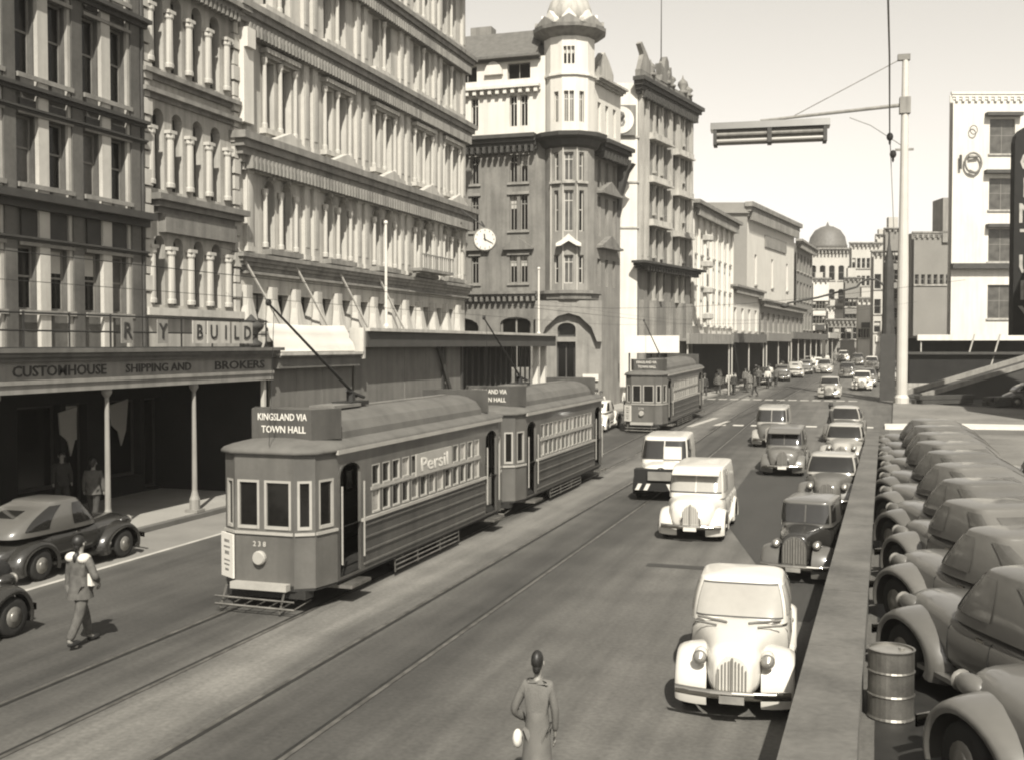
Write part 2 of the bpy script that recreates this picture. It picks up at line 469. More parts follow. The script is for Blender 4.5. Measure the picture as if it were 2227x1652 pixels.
# tram rails: two tracks
for i, x in enumerate((-11.02, -9.585, -7.87, -6.435)):
    b = MB()
    Ys = list(range(-10, 150, 4))
    for y0, y1 in zip(Ys, Ys[1:]):
        def cx_(y): return 0 if y < 60 else (y - 60) ** 2 * 0.0007
        for da, db, dz in ((-.035, .035, .010),):
            b.quad((x + da + cx_(y0), y0, gz(y0) + dz), (x + db + cx_(y0), y0, gz(y0) + dz), (x + db + cx_(y1), y1, gz(y1) + dz), (x + da + cx_(y1), y1, gz(y1) + dz))
    struct(b.build('tram_rail', M_STEEL))
    g = MB()
    for y0, y1 in zip(Ys, Ys[1:]):
        s = 1 if i % 2 == 0 else -1
        a_, b_ = sorted((x + s * .036, x + s * .095))
        g.quad((a_ + cx_(y0), y0, gz(y0) + .008), (b_ + cx_(y0), y0, gz(y0) + .008), (b_ + cx_(y1), y1, gz(y1) + .008), (a_ + cx_(y1), y1, gz(y1) + .008))
    struct(g.build('rail_groove', M_IRON))
# painted crossing studs and lines
for k in range(9):
    b = MB(); x = -8.2 + k * 0.98; y = 61.7 + k * .06
    b.box(x, x + .58, y, y + 1.3, gz(y) + .002, gz(y) + .014); struct(b.build('crossing_stud', M_WHITE))
for x0, y0, x1, y1, w in ((-12.4, 82.4, -.6, 83.1, .55), (-9.6, 60.5, -8.9, 66.5, .35), (-8.3, 61.4, -7.9, 64.5, .3)):
    b = MB()
    if x1 - x0 > 5:
        for k in range(14):
            a = x0 + (x1 - x0) * k / 14; c = x0 + (x1 - x0) * (k + .72) / 14
            b.add([(a, y0, gz(y0) + .012), (c, y0, gz(y0) + .012), (c, y0 + w * 1.6, gz(y0 + 1) + .012), (a, y0 + w * 1.6, gz(y0 + 1) + .012)], [(0, 1, 2, 3)])
    else: b.add([(x0, y0, gz(y0) + .012), (x0 + w, y0, gz(y0) + .012), (x1 + w, y1, gz(y1) + .012), (x1, y1, gz(y1) + .012)], [(0, 1, 2, 3)])
    struct(b.build('crossing_line', M_MARK))

hz = MB(); hz.box(-130, 120, -45, 330, -1.3, 33)
hm = bpy.data.materials.new('haze'); hm.use_nodes = True
hn = hm.node_tree.nodes; hn.remove(hn['Principled BSDF'])
pv = hn.new('ShaderNodeVolumePrincipled'); pv.inputs['Density'].default_value = 0.0004; pv.inputs['Color'].default_value = (1, .97, .91, 1); pv.inputs['Anisotropy'].default_value = 0.2
hm.node_tree.links.new(pv.outputs[0], hn['Material Output'].inputs['Volume'])
hzo = hz.build('haze', hm); hzo['kind'] = 'stuff'; hzo['label'] = 'thin pale haze filling the street'
# ================================================================== BUILDING A : dark brick with bays
FX = -22.0
A = thing('brick_office_building', 'dark brick office building at the far left with paired sash windows between dark piers', 'building', (FX, 15.5, 0), R(90))
W_A = 14.2
ops = []
bays = [0.85 + 2.65 * k for k in range(5)]
lev = [(5.75, 7.5), (9.2, 11.05), (12.15, 14.4), (15.3, 17.6)]
for s in bays:
    for a, w in ((0, .66), (1.16, .74)):
        for c, d in lev: ops.append((s + a, s + a + w, c, d))
b = MB(); wall(b, 0, W_A, 4.6, 19, ops, depth=.22)
b.box(-.0, W_A, .6, 12, 4.6, 19)
b.build('wall', M_DBRICK, A)
for s in bays:
    for a, w in ((0, .66), (1.16, .74)):
        for c, d in lev: window(A, Matrix(), s + a + w / 2, c, w, d - c, .16, M_FRAMEG)
b = MB(); b.box(-.22, .22, -.16, .0, 0, 14.2)
pm = b.mesh('pier', M_DBRICK)
for s in bays + [bays[-1] + 2.65]: put('pier', pm, A, (s - .39, -.0, 4.7))
b = MB(); b.box(-.2, .2, -.1, .0, 0, 1); mm_ = None
for s in bays:
    b = MB(); b.box(-.20, .20, -.13, 0, 0, 13.6); b.build('mullion', M_LSTONE, A, (s + .91, 0, 4.7))
    b = MB(); b.box(-.07, .09, -.10, 0, 0, 13.6); b.build('jamb', M_CREAM2, A, (s + 2.0, 0, 4.7))
    for c, d in lev:
        b = MB(); b.box(s - .1, s + 2.1, -.19, -.131, c - .13, c - .002); b.build('sill', M_GSTONE2, A)
        b = MB(); b.box(s - .08, s + 2.08, -.17, -.131, d + .002, d + .10); b.build('lintel', M_GSTONE2, A)
for z, h, p in ((8.5, .42, .42), (11.62, .2, .2), (11.12, .12, .12), (7.62, .12, .12), (14.72, .24, .3), (17.9, .3, .3)):
    b = MB(); cornice(b, 0, W_A, z, h, p, dent=.0, ends=False, steps=2, y=-.161); b.build('string_course', M_DTRIM, A)
for s in bays:
    for z0, z1 in ((7.75, 8.5), (11.3, 11.5), (14.65, 14.72)):
        for q in (0.1, 1.2):
            b = MB(); b.box(s + q, s + q + .7, -.05, 0, z0, z1); b.build('spandrel_panel', M_DTRIM, A)
# drainpipe at the party wall
b = MB(); b.tube((W_A - .12, -.12, 4.7), (W_A - .12, -.12, 18.5), .07, n=8); b.build('drainpipe', M_DTRIM, A)

# ================================================================== BUILDING B : narrow, arched windows
B = thing('narrow_arcaded_building', 'narrow pale building with slim round-arched windows beside the dark brick block', 'building', (FX, 29.72, 0), R(90))
W_B = 5.6
cs = [0.85, 1.87, 3.05, 4.13]
ops = []
for c in cs:
    for z0, z1, w in ((6.1, 8.35, .56), (9.85, 12.45, .6), (13.75, 16.3, .6)): ops.append((c - w / 2, c + w / 2, z0, z1, 1))
b = MB(); wall(b, 0, W_B, 4.6, 17.2, ops, depth=.4); b.box(0, W_B, .8, 12, 4.6, 17.2)
b.build('wall', M_CREAM2, B)
for c in cs:
    for z0, z1, w in ((6.1, 8.35, .56), (9.85, 12.45, .6), (13.75, 16.3, .6)): window(B, Matrix(), c, z0, w, z1 - z0, .33, M_DTRIM, style='sash', gm=M_GLASS)
b = MB()
b.lathe([(.12, 0), (.12, .12), (.10, .16), (.09, 1.55), (.12, 1.62), (.12, 1.75)], n=10)
b.box(-.13, .13, -.12, .12, 1.75, 1.86)
colm = b.mesh('column', M_CREAM)
for z0 in (6.15, 9.95, 13.85):
    for c in [.33] + [(p + q) / 2 for p, q in zip(cs, cs[1:])] + [4.75]:
        o = put('column', colm, B, (c, -.10, z0)); o.scale = (1.5, 1.1, 1.0)
for z in (12.7, 13.3):
    b = MB(); cornice(b, .15, 5.1, z, .28, .3, steps=2); b.build('string_course', M_CORN, B)
b = MB(); cornice(b, 0.1, 5.2, 16.5, .5, .55, dent=.25); b.build('cornice', M_CORN, B)
b = MB(); cornice(b, .75, 5.1, 9.05, .6, .5, steps=3); b.box(.8, 5.0, -.3, 0, 8.45, 9.05); b.build('entablature', M_GSTONE, B)
b = MB(); b.box(0, 5.6, -.22, 0, 5.75, 6.0); b.build('sill_band', M_LSTONE, B)
for x in (.12, 5.28):
    for k in range(19):
        b = MB(); w = .26 if k % 2 else .19
        b.box(x - w + .05, x + w - .05, -.14 - (.04 if k % 2 else 0), 0, 5.95 + k * .56, 5.95 + k * .56 + .5); b.build('quoin', M_CREAM, B)
# mansard roof
b = MB(); b.xprism([(.3, 17.2), (2.6, 21.5), (8, 21.5), (8, 17.2)], 0.0, W_B); b.build('roof', M_SLATE, B)
for c in (1.3, 3.2):
    b = MB(); b.box(c - .35, c + .35, .2, 1.6, 17.3, 18.9); b.build('dormer', M_CREAM2, B)

# ================================================================== BUILDING C : the large cream block
Cb = thing('cream_classical_building', 'large pale five-storey classical building with paired windows, pilasters and deep cornices, shop verandah below', 'building', (FX, 35.36, 0), R(90))
W_C = 23.55
bc = [2.8, 7.65, 12.45, 17.25, 21.2]
ops = []; wl_ = []
for c in bc:
    for dx in (-.66, .66):
        for z0, z1, a, w in ((8.55, 11.1, 1, .78), (13.05, 15.6, 0, .78), (17.7, 20.0, 0, .72), (21.5, 24.0, 0, .72)):
            ops.append((c + dx - w / 2, c + dx + w / 2, z0, z1, a)); wl_.append((c + dx, z0, w, z1 - z0))
gp = [0.2 + 1.82 * k for k in range(13)]
for g in gp[:-1]: ops.append((g + .42, g + 1.56, 4.2, 6.75, 0))
b = MB(); wall(b, 0, W_C, 3.9, 26, ops, depth=.42); b.box(0, W_C, .9, 14, .05, 26); b.build('wall', M_CREAM, Cb)
for x, z, w, h in wl_: window(Cb, Matrix(), x, z, w, h, .34, M_FRAMEG, style='sash')
for g in gp[:-1]: window(Cb, Matrix(), g + .99, 4.2, 1.14, 2.55, .34, M_DTRIM, style='transom', gm=M_GLASS)
def pilaster_mesh(name, w, h, m, p=.16, cap=.32):
    b = MB()
    b.box(-w / 2, w / 2, -p, 0, .18, h - cap)
    b.box(-w / 2 - .05, w / 2 + .05, -p - .05, 0, 0, .18)
    b.box(-w / 2 - .04, w / 2 + .04, -p - .04, 0, h - cap, h - cap * .6)
    b.box(-w / 2 - .09, w / 2 + .09, -p - .1, 0, h - cap * .6, h)
    b.box(-w / 2 + .08, w / 2 - .08, -p - .02, -p, .5, h - cap - .25)
    return b.mesh(name, m)
pm1 = pilaster_mesh('pilaster', .42, 3.2, M_CREAM); pm2 = pilaster_mesh('pilaster', .42, 3.75, M_CREAM); pm3 = pilaster_mesh('pilaster', .40, 3.05, M_CREAM); pm4 = pilaster_mesh('pilaster', .4, 3.6, M_CREAM)
mids = [.5] + [(p + q) / 2 for p, q in zip(bc, bc[1:])] + [23.1]
for i, mx_ in enumerate(mids):
    for z, pm_ in ((8.25, pm1), (12.65, pm2), (17.25, pm3), (21.1, pm4)):
        for dx in ((-.38, .38) if 0 < i < len(mids) - 1 else (0,)):
            put('pilaster', pm_, Cb, (mx_ + dx, 0, z))
# slim colonnettes between and beside the paired windows
def colonnette(h):
    b = MB(); b.lathe([(.12, 0), (.12, .15), (.09, .2), (.08, h - .3), (.12, h - .2), (.13, h)], n=10); return b.mesh('colonnette', M_CREAM)
cms = {h: colonnette(h) for h in (2.2, 2.65, 2.3, 2.5)}
for c in bc:
    for dx in (0, -1.17, 1.17):
        for z, h in ((8.5, 2.2), (13.0, 2.65), (17.65, 2.3), (21.45, 2.5)):
            if dx and z > 14: continue
            put('colonnette', cms[h], Cb, (c + dx, -.12, z))
    b = MB(); b.box(c - 1.25, c + 1.25, -.42, 0, 8.22, 8.42); b.build('window_sill', M_CORN, Cb)
    for z, m, w in ((12.66, M_GSTONE2, 1.35), (17.28, M_GSTONE, 1.3), (21.1, M_GSTONE, 1.3)):
        b = MB(); b.box(c - w, c + w, -.3, 0, z + .12, z + .32); b.box(c - w + .1, c + w - .1, -.2, 0, z, z + .12); b.build('window_sill', M_LSTONE, Cb)
    # hoods and small pediments
    b = MB(); b.box(c - 1.35, c + 1.35, -.34, 0, 15.8, 15.98); b.box(c - 1.25, c + 1.25, -.22, 0, 15.68, 15.8)
    b.build('window_hood', M_CREAM2, Cb)
    b = MB(); b.yprism([(c - 1.3, 12.52), (c + 1.3, 12.52), (c, 12.98)], -.62, -.25)
    b.build('pediment', M_LSTONE, Cb)
    b = MB()
    for dx in (-.66, .66):
        b.grid(lambda u, v, dx=dx: (c + dx + (.38 + .1 * v) * math.cos(PI * u), -.02 - .12 * v * (2 - v) + .0, 10.78 + (.36 + .1 * v) * math.sin(PI * u)), 10, 1)
        b.yprism([(c + dx - .07, 11.08), (c + dx + .07, 11.08), (c + dx + .1, 11.36), (c + dx - .1, 11.36)], -.2, -.01)
    b.build('arch_moulding', M_CREAM2, Cb)
for z, h, p, dn in ((7.55, .62, .42, 0), (11.45, 1.05, .68, .28), (16.3, .95, .6, .26), (20.2, .9, .6, .26), (24.75, 1.0, .9, .3)):
    b = MB(); cornice(b, .02, W_C, z, h, p, dent=dn, ends=True, steps=4); b.build('cornice', M_CORN, Cb)
b = MB(); b.box(0, W_C, -.2, 0, 11.2, 11.43); b.build('frieze', M_CREAM2, Cb)
for z in (16.1, 20.02, 7.42):
    b = MB(); b.box(.02, W_C, -.26, 0, z, z + .1); b.build('architrave', M_GSTONE2, Cb)
# ground storey piers, splayed bases catching the sun
b = MB()
b.box(-.2, .2, -.22, 0, 0, 1.55); b.add([(-.36, -.4, 0), (.36, -.4, 0), (.36, 0, 0), (-.36, 0, 0), (-.14, -.24, 1.1), (.14, -.24, 1.1), (.14, 0, 1.1), (-.14, 0, 1.1)], [(0, 1, 5, 4), (1, 2, 6, 5), (3, 0, 4, 7)])
pr = b.mesh('pier', M_CREAM)
for g in gp: put('pier', pr, Cb, (g + .08, -.02, 5.45))
# corner console and scroll at the near end
b = MB(); b.box(-.16, .5, -.34, -.02, 12.9, 16.3); b.box(-.16, .4, -.5, -.34, 15.6, 16.3); b.build('quoin', M_WHITE, Cb)
# small iron balcony on the fourth bay
b = MB(); b.box(14.9, 19.2, -1.0, -.3, 8.45, 8.6)
for k in range(15): b.box(14.92 + k * .3, 14.96 + k * .3, -1.0, -.96, 8.6, 9.25)
b.box(14.9, 19.2, -1.02, -.97, 9.25, 9.31); b.build('balcony', M_CORN, Cb)

# bracket clock over the street
ck = thing('street_clock', 'round white double-faced clock on a bracket at the far corner of the cream building', 'clock', (-20.1, 57.0, 10.55), R(20))
b = MB(); b.M = Matrix.Rotation(R(90), 4, 'X'); b.lathe([(.62, -.14), (.66, -.1), (.66, .1), (.62, .14)], n=28); b.build('case', M_GSTONE, ck)
b = MB(); b.M = Matrix.Rotation(R(90), 4, 'X'); b.lathe([(.58, .142), (.58, .155)], n=28); b.build('dial', M_WHITE, ck)
b = MB()
for k in range(12):
    a = k * PI / 6; b.box(math.sin(a) * .49 - .02, math.sin(a) * .49 + .02, -.166, -.156, math.cos(a) * .49 - .045, math.cos(a) * .49 + .045)
b.build('hour_mark', M_PRINT, ck)
for ang, ln, w in ((R(118), .44, .028), (R(-8), .3, .036)):
    b = MB(); b.M = Matrix.Rotation(ang, 4, 'Y'); b.box(-w, w, -.176, -.168, -.08, ln); b.build('hand', M_PRINT, ck)
b = MB(); b.tube((0, 0, .66), (-1.3, -.1, 1.6), .04, n=6); b.tube((0, 0, .66), (-.2, 0, 1.0), .05, n=6); b.build('bracket', M_DTRIM, ck)

# ================================================================== BUILDING D : corner block with turret
D = thing('turreted_corner_building', 'corner building with round turret, pale upper storeys over a dark cornice and grey lower storeys', 'building', (-18.64, 69.3, 0))
Wg = T(-12, -1.1, 0)                     # wing facing the side street, x -> +X
b = MB(); b.M = Wg
X0 = -18.64 - 12
def wx(X): return X - X0
rows = [(8.8, 10.6), (12.2, 14.5), (15.3, 17.05), (18.9, 20.9)]
wops = []
for X in (-22.1, -21.38, -24.75, -27.6, -26.9):
    for z0, z1 in rows: wops.append((wx(X) - .25, wx(X) + .25, z0, z1, 0))
gw = []
gops = [(wx(-23.0), wx(-20.9), 3.2, 6.6, .4), (wx(-27.6), wx(-24.5), 3.2, 6.6, .4)]
wall(b, 0, 10.7, .1, 18.2, [o for o in wops if o[3] < 18] + gops, depth=.3)
b.box(0, 10.4, .7, 9, .1, 18.2)
b.build('wall', M_GSTONE, D)
b = MB(); b.M = Wg; aops = [(wx(-22.5), wx(-20.95), 21.95, 23.0, 0), (wx(-26.0), wx(-24.6), 21.95, 23.0, 0)]
wall(b, 0, 10.7, 18.2, 23.3, [o for o in wops if o[2] > 18] + aops, depth=.3); b.box(0, 10.4, .7, 9, 18.2, 23.3); b.build('upper_wall', M_WHITE, D)
for o in aops: window(D, Wg, (o[0] + o[1]) / 2, o[2], o[1] - o[0], o[3] - o[2], .22, M_GSTONE2, style='casement', gm=M_GLASS)
for o in wops: window(D, Wg, (o[0] + o[1]) / 2, o[2], .5, o[3] - o[2], .22, M_FRAMEW if o[2] > 18 else M_GSTONE2, style='transom', gm=M_GLASS)
for o in gops: window(D, Wg, (o[0] + o[1]) / 2, o[2], o[1] - o[0], o[3] - o[2], .25, M_GSTONE2, style='casement', gm=M_GLASS, bar=.12)
b = MB(); b.M = Wg
cornice(b, 0, 10.2, 17.35, .95, .9, dent=.4, ends=False, steps=4)
b.build('cornice', M_DTRIM, D)
b = MB(); b.M = Wg; cornice(b, 0, 10.2, 7.75, .5, .55, dent=.38, ends=False); b.build('string_course', M_GSTONE, D)
b = MB(); b.M = Wg
cornice(b, 0, 10.4, 21.15, .35, .5, dent=.5, ends=False, steps=2); b.build('string_course', M_WHITE, D)
b = MB(); b.M = Wg; cornice(b, 0, 10.4, 23.1, .3, .55, ends=False, steps=2)
b.build('eaves', M_SLATE, D)
for X in (-21.74, -24.75, -27.2):
    for z0, z1 in rows[:3]:
        b = MB(); b.M = Wg; x = wx(X); w = .75 if X != -24.75 else .42
        b.box(x - w, x + w, -.12, 0, z0 - .14, z0 - .01); b.box(x - w, x + w, -.12, 0, z1 + .02, z1 + .2)
        b.build('window_sill', M_GSTONE2, D)
    b = MB(); b.M = Wg; x = wx(X); b.yprism([(x - 1.05, 10.95), (x + 1.05, 10.95), (x + 1.05, 11.05), (x, 11.75), (x - 1.05, 11.05)], -.35, 0)
    b.build('pediment', M_GSTONE, D)
b = MB(); b.M = Wg; b.xprism([(-.5, 23.4), (1.8, 25.5), (6.5, 25.5), (8.5, 23.4)], .1, 10.2); b.build('roof', M_SLATE, D)
b = MB(); b.M = Wg; x = wx(-23.4); b.yprism([(x + .62 * math.cos(PI * q / 8), 22.3 + .85 * math.sin(PI * q / 8)) for q in range(9)], -.25, .0); b.build('gablet', M_WHITE, D)
b = MB(); b.M = Wg; b.box(4.5, 6.0, 3, 4, 24.5, 26.4); b.build('chimney', M_GSTONE, D)
# the turret: eight-sided bay
TR = 1.62; n8 = 12; fw = 2 * TR * math.tan(PI / n8)
base_phi = R(-76)
trows = [(8.7, 10.5), (12.0, 14.6), (15.2, 17.0)]
for kk in range(9):
    k = kk - 2
    phi = base_phi + (kk - 4) * 2 * PI / n8
    M = RZ(phi + PI / 2) @ T(0, -TR, 0)
    front = k == 2
    segs = [(-.3, .3)] if front else ([(-.17, .17)] if kk % 2 else [])
    if kk in (2, 6): segs = []
    o1 = [(a, c, z0, z1, 0) for a, c in segs for z0, z1 in trows]
    b = MB(); b.M = M; wall(b, -fw / 2, fw / 2, 7.6, 17.35, o1, depth=.25); b.build('turret_wall', M_GSTONE2, D)
    o2 = [(a, c, 18.9, 20.85, 0) for a, c in [(-.32, -.03), (.03, .32)]] if front else ([(-.17, .17, 18.9, 20.85, 0)] if kk in (3, 5) else [])
    o3 = [(q - .1, q + .1, 22.55, 23.65, 0) for q in ((-.25, 0, .25) if front else ((0,) if kk in (1, 7) else ()))]
    b = MB(); b.M = M; wall(b, -fw / 2, fw / 2, 18.2, 24.4, o2 + o3, depth=.25); b.build('turret_upper_wall', M_WHITE, D)
    for a, c, z0, z1, _ in o1: window(D, M, (a + c) / 2, z0, c - a, z1 - z0, .2, M_LSTONE, style='transom' if c - a > .5 else 'sash', gm=random.choice([M_GLASS, M_GLASS2]))
    for a, c, z0, z1, _ in o2: window(D, M, (a + c) / 2, z0, c - a, z1 - z0, .2, M_FRAMEW, style='transom', gm=M_GLASS)
    for a, c, z0, z1, _ in o3: window(D, M, (a + c) / 2, z0, c - a, z1 - z0, .2, M_WHITE, style='plain', gm=M_GLASS, bar=.03)
    if kk in (3, 4, 5):
        b = MB(); b.M = M
        if k == 2:
            b.yprism([(-.8, 11.0), (-.5, 11.05), (0, 11.35), (.5, 11.05), (.8, 11.0), (.8, 11.2), (.45, 11.4), (0, 11.8), (-.45, 11.4), (-.8, 11.2)][::-1], -.5, 0); b.build('pediment', M_WHITE, D)
        b = MB(); b.M = M; b.box(-.40, .40, -.18, 0, 15.02, 15.16)
        b.build('window_sill', M_CREAM2, D)
        b = MB(); b.M = M; b.box(-.40, -.33, -.08, 0, 7.9, 17.3); b.build('pilaster', M_LSTONE, D)
def ring(prof, m, name):
    b = MB(); b.lathe(prof, n=n8, a0=base_phi + PI / n8 - PI, a1=base_phi + PI / n8 + PI); return b.build(name, m, D)
rr = TR / math.cos(PI / n8)
ring([(rr, 17.3), (rr + .25, 17.45), (rr + .4, 17.8), (rr + .8, 17.95), (rr + .85, 18.2), (rr - .05, 18.25)], M_DTRIM, 'turret_cornice')
ring([(rr, 7.5), (rr + .3, 7.7), (rr + .35, 8.0), (rr + .5, 8.05), (rr + .5, 8.25), (rr - .1, 8.3)], M_GSTONE, 'turret_string_course')
ring([(rr, 21.8), (rr + .14, 21.85), (rr + .14, 22.0), (rr, 22.05)], M_WHITE, 'turret_band')
ring([(rr, 24.3), (rr + .2, 24.4), (rr + .7, 24.75), (rr + .75, 24.95), (rr - .1, 25.05)], M_CORN, 'turret_cornice')
b = MB(); b.sm = True; b.lathe([(1.4, 24.9), (1.4, 25.6), (1.5, 25.7), (1.45, 26.2), (1.25, 26.8), (.85, 27.3), (.5, 27.6), (.35, 27.8), (.3, 29.2), (.0, 29.8)], n=16); b.build('dome', M_CREAM2, D)
for k in range(8):
    a = base_phi + k * PI / 4; b = MB(); b.M = RZ(a + PI / 2)
    b.yprism([(-.45, 25.0), (.45, 25.0), (.45, 25.5), (0, 26.0), (-.45, 25.5)], -1.8, -1.35); b.build('lucarne', M_WHITE, D)
    b = MB(); b.M = RZ(a + PI / 2); b.yprism([(-.9, 24.98), (.9, 24.98), (.5, 25.25), (0, 25.55), (-.5, 25.25)], -2.22, -1.85); b.build('pediment', M_CORN, D)
# lower drum of the corner with the arched portal
M = RZ(base_phi + PI / 2) @ T(0, -1.7, 0)
b = MB(); b.M = M; wall(b, -2.1, 2.1, .1, 7.6, [(-.75, .45, .4, 5.0, 0), (-.7, .45, 5.3, 6.2, .6)], depth=.5); b.box(-2.1, 2.1, 1.0, 3, .1, 7.6)
b.yprism([(-2.1, 5.0), (-1.8, 5.0), (-1.45, 5.9), (-.7, 6.6), (0, 6.8), (.7, 6.6), (1.45, 5.9), (1.8, 5.0), (2.1, 5.0), (1.75, 6.2), (.9, 7.0), (0, 7.3), (-.9, 7.0), (-1.75, 6.2)], -.45, -.002)
b.build('portal', M_GSTONE2, D)
window(D, M, -.15, .4, 1.2, 4.6, .4, M_DTRIM, style='casement', gm=M_GLASS, bar=.1)
window(D, M, -.125, 5.3, 1.15, .9, .4, M_DTRIM, style='plain', gm=M_GLASS, bar=.1)
b = MB(); b.M = M; b.box(.9, 1.9, -.16, -.02, 2.55, 2.95); b.build('name_board', M_WHITE, D)
# street front of D (short, runs to the gap)
ang = math.atan2(4.9, .85)
Ms = T(1.25, .85, 0) @ RZ(ang)
b = MB(); b.M = Ms
so = [(q - .28, q + .28, z0, z1, 0) for q in (1.3, 2.6, 3.9) for z0, z1 in trows]
wall(b, 0, 5.0, .1, 18.2, so, depth=.25); b.box(0, 5, .6, 6, .1, 18.2); b.build('street_wall', M_GSTONE2, D)
for a, c, z0, z1, _ in so: window(D, Ms, (a + c) / 2, z0, c - a, z1 - z0, .2, M_GSTONE2, style='sash', gm=M_GLASS)
so = [(q - .28, q + .28, 18.9, 20.8, 0) for q in (1.3, 2.6, 3.9)]
b = MB(); b.M = Ms; wall(b, 0, 5.0, 18.2, 22.2, so, depth=.25); b.box(0, 5, .6, 6, 18.2, 22.2); b.build('street_upper_wall', M_WHITE, D)
for a, c, z0, z1, _ in so: window(D, Ms, (a + c) / 2, z0, c - a, z1 - z0, .2, M_FRAMEW, style='sash', gm=M_GLASS)
b = MB(); b.M = Ms; cornice(b, .3, 5, 17.2, 1.0, 1.1, dent=.5, ends=False, steps=4); b.build('cornice', M_DTRIM, D)
b = MB(); b.M = Ms; cornice(b, .3, 5, 21.9, .4, .6, ends=False); b.build('cornice', M_CREAM2, D)
b = MB(); b.M = Ms; b.yprism([(.5, 22.3), (3.0, 22.3), (3.0, 22.9), (2.3, 23.6), (1.5, 24.1), (.5, 23.2)], -.3, .2); b.build('gable', M_CREAM2, D)
for z in (11.2, 14.8):
    b = MB(); b.M = Ms; b.box(.9, 4.4, -.5, 0, z, z + .16); b.yprism([(1.0, z + .17), (4.2, z + .17), (2.6, z + .9)], -.4, 0); b.build('pediment', M_GSTONE, D)
# curved bracket under the cornice beside the turret (the dark swept soffit)
b = MB(); b.M = Ms; b.xprism([(0, 13.6), (-.02, 13.6), (-.25, 15.2), (-.7, 16.6), (-1.15, 17.18), (0, 17.18)], 4.4, 5.0); b.build('console', M_DTRIM, D)

# ================================================================== BUILDING E : tall ornate front, blank white flank
thE = math.atan2(10.57, 2.1)
E = thing('ornate_tall_building', 'tall narrow ornate building with blank white side wall, heavy dark top cornice and scrolled parapet', 'building', (-15.71, 76.91, 0), thE)
LE = 10.8
rowsE = [(8.1, 10.1), (11.2, 13.2), (14.3, 16.3), (17.35, 19.3), (20.2, 22.2)]
cE = [2.2, 3.6, 5.0, 6.9, 8.2, 9.5]
oE = [(c - .32, c + .32, z0, z1, 1 if z0 > 20 else 0) for c in cE for z0, z1 in rowsE]
b = MB(); wall(b, 0, LE, .3, 23.0, oE, depth=.4); b.box(0.0, LE, .9, 9, .3, 23.0); b.build('wall', M_GSTONE, E)
for x in (1.75, 3.95, 4.65, 6.35, 8.55, 9.15, 10.0):
    b = MB(); b.box(x - .07, x + .07, -.12, 0, 10.7, 22.3); b.build('rib', M_CREAM2, E)
for a, c, z0, z1, _ in oE: window(E, Matrix(), (a + c) / 2, z0, c - a, z1 - z0, .3, M_GSTONE, style='sash', gm=M_GLASS)
pe = pilaster_mesh('pilaster', .42, 12.2, M_CREAM2, .28, .6)
for x in (.3, 1.35, 5.95, 7.55, 10.4): put('pilaster', pe, E, (x, 0, 10.6))
pe2 = pilaster_mesh('pilaster', .2, 2.3, M_CREAM2, .2, .3)
for c in (2.9, 4.3, 7.55, 8.85):
    for z0, z1 in rowsE: put('pilaster', pe2, E, (c, 0, z0 - .1))
for z in (13.45, 16.55, 19.6):
    for x0, x1, dz in ((1.5, 5.3, 0), (6.6, 9.9, -.35)):
        b = MB(); b.box(x0, x1, -.6, 0, z + dz, z + dz + .36); b.box(x0 - .1, x1 + .1, -.7, 0, z + dz - .12, z + dz - .002); b.build('balcony', M_CREAM, E)
b = MB(); cornice(b, 0, LE, 22.4, 1.1, .85, dent=.5, steps=4); b.build('cornice', M_DTRIM, E)
b = MB(); cornice(b, 0, LE, 10.2, .5, 1.0, dent=.5, steps=3); b.build('cornice', M_DTRIM, E)
b = MB(); b.box(.1, LE, -.1, .25, 23.5, 24.2)
b.build('parapet', M_GSTONE, E)
b = MB(); b.yprism([(.2, 24.22), (3.4, 24.22), (3.0, 24.7), (2.2, 25.0), (1.3, 25.7), (.5, 26.2), (.2, 26.0), (.8, 25.4)], -.1, .25); b.build('scroll', M_GSTONE2, E)
for x, h in ((2.6, 1.0), (5.6, 1.2), (6.6, .9), (9.2, 1.2), (10.3, .8)):
    b = MB(); b.sm = True; b.lathe([(.3, 0), (.35, .2), (.16, .3), (.34, .6), (.3, .8), (.08, 1.0), (0, 1.3)], n=10); o = b.build('urn', M_GSTONE, E, (x, .1, 24.2)); o.scale = (1.2, 1.2, h)
b = MB(); b.yprism([(-1.2, 0), (1.4, 0), (1.1, .5), (.9, 1.4), (.5, 1.1), (.35, 1.7), (0, 2.0), (-.35, 1.6), (-.6, 1.0), (-1.1, 1.3), (-.9, .5)], -.25, .25); b.build('carved_crest', M_GSTONE, E, (5.2, .1, 24.2))
b = MB(); b.tube((4.9, .2, 25.5), (4.9, .2, 31.0), .05, .03, 6); b.build('flagpole', M_DTRIM, E)
for x in (.6, 2.6, 5.9, 8.0, 10.2):
    b = MB(); b.box(x - .25, x + .25, -.35, 0, .4, 8.0); b.build('pier', M_GSTONE2, E)
aS = R(18) - thE
Mf = RZ(aS)
b = MB(); b.M = Mf; b.box(-7.6, .0, .0, 9, .3, 23.2); b.build('side_wall', M_WHITE, E)
b = MB(); b.M = Mf; b.box(-7.6, .12, -.08, 0, 19.35, 19.5); b.box(-7.6, .12, -.08, 0, 16.2, 16.32); b.box(-7.6, .12, -.08, 0, 13.0, 13.12); b.build('string_course', M_CREAM2, E)
sg = thing('round_sign', 'large round white sign with the figure 8 high on the blank white side wall', 'sign', (-15.71 - 1.05, 76.91 - .5, 20.55), R(18))
b = MB(); b.box(-.75, 1.0, -.12, -.02, -1.05, 1.05); b.build('backboard', M_GSTONE, sg)
b = MB(); b.M = T(-.1, -.16, 0) @ Matrix.Rotation(R(90), 4, 'X'); b.lathe([(.95, -.04), (.95, .03)], n=28); b.build('disc', M_WHITE, sg)
